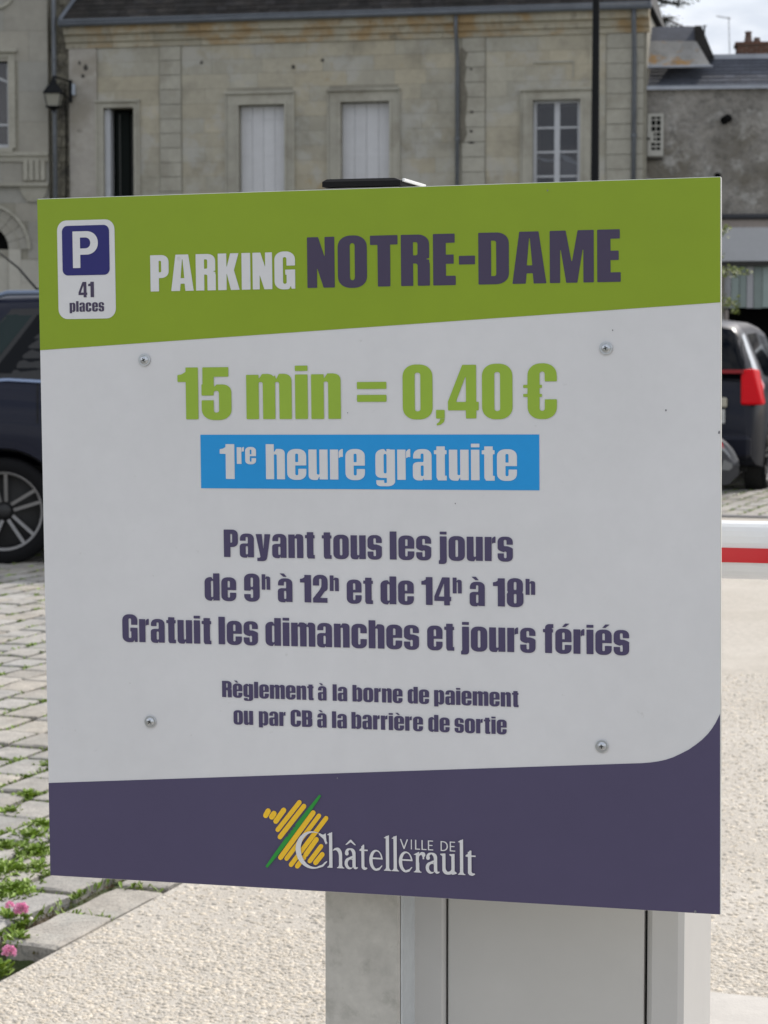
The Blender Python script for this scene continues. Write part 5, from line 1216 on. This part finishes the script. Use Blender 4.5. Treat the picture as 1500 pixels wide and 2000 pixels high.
q.v = [Vector(p) for p in a] + [Vector(p) + Vector((0, 1.6, 0)) for p in a]; q.f = [tuple(range(n)), tuple(range(2 * n - 1, n - 1, -1))] + [(i, n + i, n + (i + 1) % n, (i + 1) % n) for i in range(n)]
q.build('gable_verge', M_slate, lg)
q = MB(); a, b = lp(1376, 52, W2), lp(1375, 66, W2); q.tube([a, b], .02, 5); q.tube([lp(1372, 51, W2), lp(1380, 50, W2)], .015, 5); q.build('roof_hook', M_void, lg)
# ---- chimney with two pots, brick by brick
CF = Frame((GF.M @ Vector((g_(1440, 110, 2.2)[0], 2.2, 0))).x, (GF.M @ Vector((g_(1440, 110, 2.2)[0], 2.2, 0))).y, rad(6))
c_ = lambda x, y: CF.px(x, y, 0)
chz0, chz1 = c_(1470, 125)[1] - .6, c_(1470, 88)[1]
ch = thing('brick_chimney', 'low wide brick chimney with two clay pots on the grey house ridge', 'chimney', CF.M @ Vector((0, 0, chz0)), CF.rot())
M_brick = mat('old_brick', (.16, .085, .06), .9, noise=.2, nscale=5, rnd=.3, coord='World'); H = chz1 - chz0
cw = c_(1620, 100)[0]
MB().box(.01, .01, 0, cw - .01, .59, H).build('core', M_mortar, ch)
z = 0; k = 0; nb = 0
bk = MB()
while z < H - .01:
    x = -.0 - (.11 if k % 2 else 0)
    while x < cw:
        a, b = max(x, 0), min(x + .21, cw)
        if b - a > .03: blk('brick', M_brick, ch, a + .002, -.012, z, b - .006, .02, min(z + .058, H))
        x += .22
    z += .068; k += 1
for k in range(int(H / .068)): blk('brick', M_brick, ch, -.012, .025, k * .068, .008, .28, k * .068 + .058); blk('brick', M_brick, ch, -.012, .29, k * .068, .008, .58, k * .068 + .058)
blk('coping', M_brick, ch, -.05, -.05, H + .002, cw + .05, .65, H + .07)
for xx_, yt, rr_ in ((1463, 58, .085), (1480, 70, .075)):
    X = c_(xx_, 80)[0]; zt_ = c_(xx_, yt)[1] - chz0
    MB().lathe([(rr_ * 1.35, H + .07), (rr_ * 1.2, H + .12), (rr_, H + .16), (rr_ * .8, zt_ - .05), (rr_ * .95, zt_ - .03), (rr_ * .95, zt_), (rr_ * .6, zt_), (rr_ * .6, zt_ - .1)], 12, Matrix.Translation((X, .3, 0))).build('chimney_pot', mat('clay_pot', (.13, .085, .07), .85, noise=.2, nscale=6) if xx_ == 1463 else bpy.data.materials['clay_pot'], ch, smooth=True)
# ---- television aerial
ax, az_ = g_(1426, 110, 2.5); 
ae = thing('roof_aerial', 'thin television aerial on a mast above the ridge left of the chimney', 'aerial', GF.M @ Vector((ax, 2.5, g_(1426, 130, 2.5)[1])), GF.rot())
zz = lambda y: g_(1426, y, 2.5)[1] - g_(1426, 130, 2.5)[1]; xx = lambda x: g_(x, 60, 2.5)[0] - ax
M_al = mat('thin_grey_aluminium', (.42, .43, .45), .4)
MB().tube([(0, 0, 0), (xx(1423), 0, zz(33))], .010, 6).build('mast', M_al, ae)
q = MB().tube([(xx(1400), 0, zz(31)), (xx(1426), .03, zz(36))], .009, 5).build('boom', M_al, ae)
for t in np.linspace(0, 1, 6): X = xx(1400) + (xx(1426) - xx(1400)) * t; Z = zz(31) + (zz(36) - zz(31)) * t; MB().tube([(X, -.14, Z), (X, .14, Z)], .006, 5).build('rod', M_al, ae)

# ------------------------------------------------------------------ street lamp pole
lb = on_ground(1158, 706 + EYE * FPX / 20.6); 
lamp = thing('street_lamp', 'slim black street lamp post standing in front of the casement window', 'lamp post', lb)
MB().lathe([(.10, 0), (.10, .35), (.062, .42), (.058, .6), (.0395, 2.2), (.0385, 3.0), (.029, 5.6), (.028, 6.6)], 16).build('pole', M_iron, lamp, smooth=True)
MB().lathe([(.05, 6.5), (.05, 6.6), (.16, 6.75), (.24, 7.05), (.10, 7.25), (.02, 7.35)], 12).build('lantern', M_iron, lamp)

# ------------------------------------------------------------------ cedar behind the roofs
M_need = mat('dark_conifer_needles', (.018, .030, .016), .8, rnd=.4); M_bark = mat('conifer_bark', (.07, .055, .045), .9, noise=.2)
tb = at(1235, 700, 66); tb.z = 0
tr = thing('conifer', 'dark conifer whose drooping branches reach past the right end of the slate roof', 'tree', tb)
MB().tube([(0, 0, 0), (.1, 0, 5), (-.1, .1, 11), (0, 0, 17)], [.4, .32, .2, .04], 8).build('trunk', M_bark, tr)
lm = MB(); cr_ = MB()
def spray(P, n, R):
    for _ in range(n):
        c = P + Vector((random.gauss(0, R), random.gauss(0, R), random.gauss(0, R * .32)))
        a = random.uniform(0, 6.28); l_ = random.uniform(.07, .20); d = Vector((math.cos(a), math.sin(a), random.uniform(-.5, .1))) * l_; s = Vector((-math.sin(a), math.cos(a), random.uniform(-.3, .3))) * l_ * .22
        cr_.add([c, c + d * .5 + s, c + d, c + d * .5 - s], [(0, 1, 2, 3)])
for k in range(54):
    z0 = 9.6 + 7.2 * k / 54; a = k * 2.4; L_b = 2.9 * (1 - (z0 - 9.6) / 8.5) * random.uniform(.55, 1.0)
    d = Vector((math.cos(a), math.sin(a), 0)); p = [Vector((0, 0, z0)), Vector((0, 0, z0)) + d * L_b * .5 + Vector((0, 0, .05)), Vector((0, 0, z0)) + d * L_b + Vector((0, 0, -.35))]
    lm.tube(p, [.06, .04, .012], 5)
    for t in np.linspace(.25, 1, 8): spray(Vector((0, 0, z0)) + d * L_b * t + Vector((0, 0, -.35 * t * t)), 22, .17)
def reach(*pp):
    """branches seen against the sky"""
    pts = [at(x, y, 66) - tb for x, y in pp]; pts[0].y += .3; lm.tube(pts, [.05] + [.025] * (len(pts) - 2) + [.012], 5)
    for i in range(len(pts) - 1):
        for t in np.linspace(0, 1, 7): spray(pts[i].lerp(pts[i + 1], t), 20, .075)
reach((1240, -30), (1275, -8), (1300, 4), (1328, 6)); reach((1240, -10), (1268, 6), (1288, 12)); reach((1240, 30), (1272, 34), (1290, 40), (1312, 32)); reach((1240, 44), (1268, 42), (1296, 46)); reach((1240, -50), (1290, -22), (1345, -6)); reach((1275, 20), (1291, 50))
lm.build('limbs', M_bark, tr); tag(link('crown', cr_.mesh('crown', M_need, fix=False), tr), kind='stuff')

# ------------------------------------------------------------------ young tree hidden behind the sign, three sprays showing
tb = at(1375, 706, 27); tb.z = 0
M_lf = mat('yellow_green_leaf', (.135, .165, .022), .6, rnd=.5)
tr = thing('young_tree', 'young tree with sparse yellow-green leaves sticking out past the board edge', 'tree', tb)
MB().tube([(0, 0, 0), (.03, 0, 1.2), (-.03, .02, 2.6), (0, 0, 3.3)], [.045, .035, .02, .008], 7).build('trunk', M_bark, tr)
lm = MB(); cr_ = MB()
def tw(*pp, n=50, R=.035):
    pts = [at(x, y, 27) - tb for x, y in pp]; lm.tube(pts, [.012] + [.007] * (len(pts) - 2) + [.004], 5)
    for _ in range(n):
        i = random.randrange(len(pts) - 1); c = pts[i].lerp(pts[i + 1], random.random()) + Vector((random.gauss(0, R), random.gauss(0, .08), random.gauss(0, R)))
        a = random.uniform(0, 6.28); b = random.uniform(-.7, .7); l_ = random.uniform(.03, .065); d = Vector((math.cos(a), math.sin(a), b)).normalized() * l_; s = d.orthogonal().normalized() * l_ * .33
        cr_.add([c, c + d * .5 + s, c + d, c + d * .5 - s], [(0, 1, 2, 3)])
tw((1376, 520), (1395, 470), (1412, 452), (1418, 444), n=90, R=.03); tw((1376, 560), (1400, 533), (1430, 528), (1461, 535), n=190, R=.028); tw((1376, 640), (1400, 590), (1425, 590), (1440, 603), n=170, R=.04); tw((1378, 520), (1402, 500), (1411, 497), n=22, R=.02)
tw((1376, 480), (1350, 430), (1330, 410), n=120, R=.06); tw((1376, 560), (1340, 500), (1310, 480), n=160, R=.07); tw((1376, 610), (1350, 560), (1320, 560), n=140, R=.07)
lm.build('limbs', M_bark, tr); tag(link('crown', cr_.mesh('crown', M_lf, fix=False), tr), kind='stuff')
# ------------------------------------------------------------------ cars
M_tyre = mat('tyre_rubber', (.007, .007, .008), .9, spec=.2); M_rim = mat('alloy_rim', (.23, .225, .225), .45, .6); M_rimd = mat('dark_rim_well', (.012, .012, .013), .6)
M_cglass = mat('dark_car_glass', (.003, .004, .006), .06, spec=.14); M_trimb = mat('black_car_trim', (.012, .012, .013), .5); M_chrome = mat('satin_chrome_strip', (.24, .30, .43), .3, .7)
M_red = mat('red_tail_lamp', (.68, .004, .010), .25, spec=.15); M_skyrefl = mat('pale_sky_reflection', (.55, .57, .6), .1, .3)
M_under = mat('underbody', (.01, .01, .01), .9)
def paint(name, c): return mat(name, c, .35, .0, coat=.12, noise=.02, nscale=2, spec=.2)
def car(name, label, P, heading, paintm, sp, group=None):
    """sp: length, tables of (x, height) for the top line and belt line; x runs from the tail (0) to the nose"""
    Lc, Wc = sp['L'], sp['W']; hwid = Wc / 2; R = sp.get('R', .33); xr, xf = sp['wheels']
    t = thing(name, label, 'car', P, (0, 0, heading), group)
    I = lambda tab, x: float(np.interp(x, [a for a, _ in tab], [b for _, b in tab]))
    def half(x): # plan shape
        e = sp.get('round', .55); a = min(1, (x / e)) if x < e else min(1, (Lc - x) / e) if x > Lc - e else 1
        return hwid * (1 - sp.get('pinch', .16) * (1 - a) ** 2.2)
    def sec(x):
        top, belt = I(sp['top'], x), I(sp['belt'], x); w_ = half(x); zl = I(sp['low'], x)
        gh_ = max(0.0, top - belt); f_ = min(1, gh_ / .5); rw = w_ * (.95 - sp.get('tumble', .20) * f_)
        ar = 0
        for xc in (xr, xf):
            dx = abs(x - xc)
            if dx < R + .055: ar = max(ar, R + math.sqrt((R + .055) ** 2 - dx * dx))
        z1, z2, z3 = max(zl, ar), max(zl + .12, ar + .004), max(.30 + .6 * belt - .3 * .6, ar + .02)
        z3 = min(z3, belt - .02)
        return [(0, zl), (w_ * .86, zl if not ar else max(zl, ar)), (w_ * .985, z1), (w_ * 1.0, z2), (w_ * 1.005, z3), (w_ * .985, belt - .05 if belt - .05 > z3 else z3 + .01), (w_ * .95, belt), (rw + .01 * f_, top - .07 * f_ - .015), (rw * .90, top - .015 * f_ - .004), (rw * .5, top + .012), (0, top + .016)]
    xs = sorted(set([0, .01, .04, .09, .15, .22] + list(np.arange(.3, Lc - .25, .09)) + [Lc - .22, Lc - .15, Lc - .09, Lc - .04, Lc - .01, Lc] + [xc + (R + .055) * math.cos(a) for xc in (xr, xf) for a in np.linspace(0, math.pi, 15)]))
    K = 11; V = []; F_ = []
    for x in xs:
        s = sec(x); ring = [(x, -y, z) for y, z in s] + [(x, y, z) for y, z in s[-2:0:-1]]; V += ring
    n = 2 * K - 2
    for i in range(len(xs) - 1):
        for k in range(n): F_.append((i * n + k, i * n + (k + 1) % n, (i + 1) * n + (k + 1) % n, (i + 1) * n + k))
    F_ += [tuple(range(n)), tuple((len(xs) - 1) * n + k for k in range(n))]
    b = MB(); b.add(V, F_); o = b.build('body', paintm, t, smooth=True)
    try: o.data.set_sharp_from_angle(angle=rad(38))
    except Exception: pass
    MB().box(.25, -hwid * .80, .2, Lc - .25, hwid * .80, .62).build('underbody', M_under, t)
    def surf(x, k):
        s = sec(x); i = min(int(k), K - 2); f_ = k - i; return (s[i][0] * (1 - f_) + s[i + 1][0] * f_, s[i][1] * (1 - f_) + s[i + 1][1] * f_)
    def patch(nm, m_, side, pts, off=.006, parent=t, N_=7, solid=True):
        """a quad or outline given as four corners (x, k), laid on the skin and lifted a little"""
        P4 = pts; V = []; 
        for i in range(N_ + 1):
            for j in range(N_ + 1):
                u_, v_ = i / N_, j / N_
                x = (P4[0][0] * (1 - u_) + P4[1][0] * u_) * (1 - v_) + (P4[3][0] * (1 - u_) + P4[2][0] * u_) * v_
                k = (P4[0][1] * (1 - u_) + P4[1][1] * u_) * (1 - v_) + (P4[3][1] * (1 - u_) + P4[2][1] * u_) * v_
                y, z = surf(x, k); y1, z1 = surf(x, max(0, k - .15)); y2, z2 = surf(x, min(K - 1.001, k + .15)); x1_, x2_ = max(0, x - .02), min(Lc, x + .02)
                tk = Vector((0, y2 - y1, z2 - z1)); a_, b__ = surf(x1_, k), surf(x2_, k); tx = Vector((x2_ - x1_, b__[0] - a_[0], b__[1] - a_[1])); nn = tk.cross(tx)
                if nn.y < 0 or (abs(nn.y) < 1e-4 and nn.z < 0): nn = -nn
                nn = nn.normalized() if nn.length > 1e-9 else Vector((0, 1, 0)); p = Vector((x, y, z)) + nn * off
                V.append((p.x, p.y * side, p.z))
        m1 = N_ + 1; F_ = [(i * m1 + j, (i + 1) * m1 + j, (i + 1) * m1 + j + 1, i * m1 + j + 1) for i in range(N_) for j in range(N_)]
        b = MB(); b.add(V, F_); return b.build(nm, m_, parent, smooth=True)
    for side in (-1, 1):
        for nm, m_, pts in sp['side']: patch(nm, m_, side, pts, .006 if m_ is not M_chrome else .012)
    for nm, m_, x0, x1, k0 in sp['over']:           # windscreen and rear glass wrap over the middle
        V = []; kk = [k0 + (10 - k0) * j / 6 for j in range(7)]
        xs2 = np.linspace(x0, x1, 7)
        for x in xs2:
            r = [(x, *surf(x, min(k, 9.999))) for k in kk]
            dz = (I(sp['top'], min(Lc, x + .02)) - I(sp['top'], max(0, x - .02))) / .04; nv = Vector((-dz, 0, 1)).normalized() * .008
            V += [(a + nv.x, -y, z + nv.z) for a, y, z in r] + [(a + nv.x, y, z + nv.z) for a, y, z in r[-2::-1]]
        m1 = 13; b = MB(); b.add(V, [(i * m1 + j, (i + 1) * m1 + j, (i + 1) * m1 + j + 1, i * m1 + j + 1) for i in range(6) for j in range(12)]); b.build(nm, m_, t, smooth=True)
    for xc in (xr, xf):
        for side in (-1, 1):
            wh = empty('wheel', (xc, side * (hwid - .115), R)); wh.parent = t
            Mx = Matrix.Rotation(rad(-90 * side), 4, 'X'); rr_ = R * sp.get('rimf', .735)
            MB().lathe([(rr_, -.10), (R * .93, -.105), (R * .985, -.08), (R, -.04), (R, .04), (R * .985, .08), (R * .93, .105), (rr_ + .004, .10), (rr_ - .006, .085), (rr_ - .006, -.085)], 40, Mx, False).build('tyre', M_tyre, wh, smooth=True)
            MB().lathe([(.0, -.05), (rr_ - .004, -.05), (rr_ - .004, .02), (rr_ * .9, -.02), (.05, .0), (.0, .0)], 32, Mx, False).build('rim_well', M_rimd, wh)
            rim = empty('rim'); rim.parent = wh; q = MB(); q.lathe([(rr_ - .018, .075), (rr_ - .004, .095), (rr_ + .002, .092), (rr_ + .002, .07), (rr_ - .018, .06)], 40, Mx, False); q.build('rim_ring', M_rim, rim, smooth=True)
            ph = sp.get('phase', .3)
            for j in range(5):
                for dd in (-.17, .17):
                    a = ph + j * 2 * math.pi / 5 + dd; a2 = ph + j * 2 * math.pi / 5 + dd * 1.9; r0, r1 = rr_ * .24, rr_ - .012; wv = .0105
                    p0, p1 = Vector((r0 * math.cos(a2), r0 * math.sin(a2))), Vector((r1 * math.cos(a), r1 * math.sin(a))); dv_ = (p1 - p0).normalized(); s_ = Vector((-dv_.y, dv_.x)) * wv
                    v8 = [(*(p0 - s_), .045), (*(p0 + s_), .045), (*(p1 + s_), .082), (*(p1 - s_), .082), (*(p0 - s_ * .8), .015), (*(p0 + s_ * .8), .015), (*(p1 + s_), .05), (*(p1 - s_), .05)]
                    q = MB(); q.add([Mx @ Vector(v) for v in v8], [(0, 1, 2, 3), (7, 6, 5, 4), (0, 4, 5, 1), (1, 5, 6, 2), (2, 6, 7, 3), (3, 7, 4, 0)]); q.build('spoke', M_rim, rim)
            MB().lathe([(rr_ * .2, .02), (rr_ * .2, .05), (rr_ * .14, .062), (.002, .064)], 16, Mx).build('hub_cap', M_trimb, wh, smooth=True)
            MB().lathe([(R + .05, -.10), (R + .05, .07), (R + .045, .07), (R + .045, -.10)], 24, Mx, False).build('wheel_arch_liner', M_under, wh)
    for side in (-1, 1):
        xm = sp['mirror']; y, z = surf(xm, 6); MB().bbox(xm - .07, side * (y + .02) - (.09 if side < 0 else -.0) - 0, z + .02, xm + .07, side * (y + .02) + (.09 if side > 0 else 0), z + .16, .02).build('wing_mirror', paintm, t)
    for nm, m_, f_ in sp.get('extra', []): f_(t, surf, patch, nm, m_)
    return t
def head_to(a): return a       # heading: direction of the nose, angle from the world x axis
# --- dark blue estate at the left edge, tail to the left, seen from its right-hand... near side
navy = paint('midnight_blue_paint', (.007, .009, .022)); D1 = on_ground(8, 1104); x_rear = .80; th1 = rad(2.0)
suv = dict(L=4.6, W=1.84, R=.340, wheels=(x_rear, x_rear + 2.72), rimf=.735, phase=.42, round=.6, mirror=3.15, tumble=.22,
    top=[(0, .62), (.03, .95), (.10, 1.10), (.32, 1.50), (.52, 1.665), (.8, 1.70), (1.6, 1.72), (2.5, 1.70), (2.95, 1.60), (3.62, 1.14), (3.8, 1.08), (4.35, .92), (4.52, .78), (4.6, .55)],
    belt=[(0, .60), (.03, .92), (.12, 1.02), (.4, 1.13), (.7, 1.165), (1.4, 1.125), (3.2, 1.03), (3.7, 1.0), (4.4, .85), (4.6, .5)],
    low=[(0, .42), (.12, .28), (.5, .22), (4.2, .20), (4.5, .22), (4.6, .36)],
    side=[('rear_quarter_glass', mat('teal_quarter_glass', (.008, .020, .021), .12, spec=.25), ((.52, 6.12), (.70, 6.12), (.985, 6.93), (.80, 6.90))), ('side_window', M_cglass, ((.735, 6.10), (1.72, 6.10), (1.80, 6.95), (1.02, 6.95))), ('side_window', M_cglass, ((1.80, 6.10), (2.80, 6.10), (2.55, 6.95), (1.88, 6.95))),
          ('window_frame', M_trimb, ((.48, 6.04), (3.0, 6.04), (2.62, 6.985), (.84, 6.985))),
          ('belt_strip', M_chrome, ((.46, 5.94), (3.1, 5.94), (3.1, 6.03), (.46, 6.03))), ('door_seam', M_under, ((1.02, 4.3), (1.028, 4.3), (1.028, 5.95), (1.02, 5.95))), ('door_seam', M_under, ((1.80, 3.1), (1.808, 3.1), (1.808, 5.95), (1.80, 5.95))),
          ('door_handle', M_chrome, ((1.62, 5.45), (1.78, 5.45), (1.78, 5.6), (1.62, 5.6))), ('tail_lamp', M_red, ((.02, 4.8), (.30, 4.8), (.30, 5.8), (.04, 5.8))), ('sill_trim', M_trimb, ((1.22, 2.1), (3.1, 2.1), (3.1, 3.0), (1.22, 3.0)))],
    over=[('rear_window', M_cglass, .13, .46, 7.6), ('windscreen', M_cglass, 2.92, 3.55, 7.4)])
def aerial(t, surf, patch, nm, m_):
    x = .955; q = MB(); q.lathe([(.055, 0), (.035, .02), (.012, .045), (.004, .05)], 10, Matrix.Translation((x - .02, 0, 1.722))); q.build('aerial_foot', m_, t)
    MB().tube([(x - .03, 0, 1.75), (x - .16, 0, 1.90), (x - .36, 0, 2.06)], [.010, .008, .004], 6).build(nm, m_, t)
def rails(t, surf, patch, nm, m_):
    for s in (-1, 1):
        y = surf(1.5, 8)[0] * s * 1.0; MB().tube([(.62, y, 1.655), (.8, y, 1.715), (2.45, y, 1.735), (2.75, y, 1.66)], .017, 8).build(nm, m_, t, smooth=True)
suv['extra'] = [('roof_aerial', M_trimb, aerial), ('roof_rail', mat('blue_grey_rail', (.16, .20, .28), .3, .5), rails)]
# the near side of the car passes through the contact point of its rear wheel
Pw = Vector((x_rear, -(suv['W'] / 2 - .115) - .08, 0)); rot = Matrix.Rotation(th1, 3, 'Z'); loc = D1 - rot @ Pw; loc.z = 0
car('parked_car', 'dark blue estate car at the left edge with spoked alloy wheel and short roof aerial', loc, th1, navy, suv)

# --- navy people carrier on the right, seen from behind
navy2 = paint('dark_navy_paint', (.008, .009, .018))
mpv = dict(L=4.3, W=1.80, R=.32, wheels=(.72, 3.35), round=.5, pinch=.12, tumble=.27, mirror=3.0,
    top=[(0, .60), (.03, .92), (.07, 1.08), (.16, 1.28), (.30, 1.52), (.42, 1.63), (.7, 1.675), (1.5, 1.70), (2.4, 1.66), (3.35, 1.12), (3.5, 1.06), (4.1, .86), (4.25, .72), (4.3, .5)],
    belt=[(0, .58), (.03, .90), (.08, 1.02), (.35, 1.10), (.7, 1.09), (3.2, 1.0), (3.5, .98), (4.1, .82), (4.3, .46)],
    low=[(0, .40), (.12, .28), (.5, .22), (3.9, .2), (4.3, .34)],
    side=[('tail_lamp', M_red, ((.10, 4.75), (.30, 4.85), (.33, 6.1), (.13, 6.05))), ('tail_lamp_lens', mat('pink_lens_edge', (.75, .30, .33), .15), ((.30, 4.9), (.34, 4.9), (.36, 6.05), (.33, 6.05))),
          ('rear_pillar_glass', M_skyrefl, ((.20, 6.15), (.40, 6.15), (.66, 6.95), (.48, 6.95))), ('side_window', M_cglass, ((.70, 6.1), (1.7, 6.1), (1.75, 6.92), (.86, 6.92))), ('side_window', M_cglass, ((1.8, 6.1), (2.9, 6.1), (2.4, 6.92), (1.85, 6.92)))],  # pale strip on the rear pillar paints the sky reflected in its paint
    over=[('rear_window', M_cglass, .075, .40, 6.85), ('windscreen', M_cglass, 2.5, 3.25, 7.4)])
def plate(t, surf, patch, nm, m_):
    pf = MB().bbox(-.012, -.55, .68, -.002, -.03, .815, .002).build(nm, m_, t); V = [(-.0135, -.245 + .0 + (p[0] - 60) * .0009 + .05, .72 + p[1] * .00075) for p in glyph('9')[1]]
    me = bpy.data.meshes.new('plate_digit'); q = MB()
    for k in range(3):
        g = glyph('8' if k else '9'); q = MB(); q.add([(-.0132, -(.36 + .055 * k + p[0] * .0009), .70 + p[1] * .00095) for p in g[1]], g[2]); q.build('plate_digit', M_trimb, pf)
    MB().bbox(-.02, -.57, .835, -.002, .30, .93, .01).build('plate_lamp_strip', mat('satin_tailgate_strip', (.50, .47, .38), .35, .3), t)
    for s in (-1, 1):
        V = [(-.005, .70, .86), (.0, .915, .86), (.16, .925, .86), (.16, .70, .86), (.055, .69, 1.19), (.06, .800, 1.22), (.22, .86, 1.20), (.22, .69, 1.19)]
        q = MB(); q.add([(a, s * b, c) for a, b, c in V], [(0, 1, 2, 3), (4, 5, 6, 7), (0, 1, 5, 4), (1, 2, 6, 5), (2, 3, 7, 6), (3, 0, 4, 7)]); bevel(q.build('tail_lamp', M_red, t), .02, 2)
    MB().prof_x([(-.72, 1.165), (.72, 1.165), (.72, 1.20), (-.72, 1.20)], .03, .09).build('tail_lamp_strip', mat('deep_red_strip', (.28, .008, .012), .3), t)
    MB().bbox(-.05, -.80, .34, .12, .80, .56, .035).build('bumper', navy2, t)
mpv['extra'] = [('number_plate', mat('pale_plate', (.55, .55, .52), .5), plate)]
hd2 = rad(90 - 17); tc_ = on_ground(1484, 963)          # ground below the rear right corner
rot = Matrix.Rotation(hd2, 3, 'Z'); loc = tc_ - rot @ Vector((.12, -.88, 0)); loc.z = 0
car('parked_car', 'dark navy people carrier with large red tail lamp parked beyond the barrier arm', loc, hd2, navy2, mpv)

# --- low dark car nosing out behind the sign, in front of the people carrier
dk = paint('graphite_paint', (.045, .045, .05))
M_lampd = mat('smoked_lamp', (.20, .205, .21), .15, .2)
low_ = dict(L=4.1, W=1.7, R=.30, wheels=(.75, 3.25), round=.7, pinch=.30, tumble=.24, mirror=2.55,
    top=[(0, .55), (.05, .85), (.3, 1.1), (.8, 1.36), (1.6, 1.42), (2.1, 1.36), (2.9, .92), (3.1, .86), (3.7, .70), (3.92, .60), (4.05, .50), (4.1, .40)],
    belt=[(0, .5), (.05, .80), (.4, .92), (2.9, .84), (3.2, .80), (3.7, .66), (3.95, .55), (4.1, .34)],
    low=[(0, .35), (.2, .22), (3.7, .17), (4.0, .17), (4.1, .26)],
    side=[('side_window', M_cglass, ((.75, 6.1), (1.6, 6.1), (1.6, 6.9), (.95, 6.9))), ('side_window', M_cglass, ((1.68, 6.1), (2.6, 6.1), (2.1, 6.9), (1.68, 6.9))), ('indicator_lamp', M_red, ((3.80, 5.0), (3.95, 5.0), (3.93, 5.9), (3.74, 5.9))), ('headlamp', M_lampd, ((3.90, 4.5), (4.02, 4.4), (4.0, 5.3), (3.92, 5.3))), ('fog_lamp', M_lampd, ((3.92, 3.1), (4.03, 3.1), (4.03, 3.7), (3.95, 3.7)))],
    over=[('rear_window', M_cglass, .12, .7, 7.4), ('windscreen', M_cglass, 2.15, 2.85, 7.4)])
nose = on_ground(1440, 981); hd3 = rad(-4); rot = Matrix.Rotation(hd3, 3, 'Z'); loc = nose - rot @ Vector((4.1, -.45, 0)); loc.z = 0
car('parked_car', 'low graphite car whose rounded bumper pokes out beside the board edge', loc, hd3, dk, low_)

# --- silver car farther right
sv_ = paint('silver_paint', (.34, .36, .36)); slv = dict(mpv); slv['extra'] = []; slv['tumble'] = .24
slv['side'] = [('tail_lamp', M_red, ((.06, 5.6), (.2, 5.6), (.34, 6.9), (.25, 6.9))), ('side_window', M_cglass, ((.6, 6.1), (1.7, 6.1), (1.75, 6.92), (.8, 6.92))), ('side_window', M_cglass, ((1.8, 6.1), (2.9, 6.1), (2.4, 6.92), (1.85, 6.92)))]
q = on_ground(1512, 935); hd4 = rad(90 - 14); rot = Matrix.Rotation(hd4, 3, 'Z'); loc = q - rot @ Vector((0, .80, 0)); loc.z = 0
car('parked_car', 'silver car at the right edge, half hidden behind the navy people carrier', loc, hd4, sv_, slv)
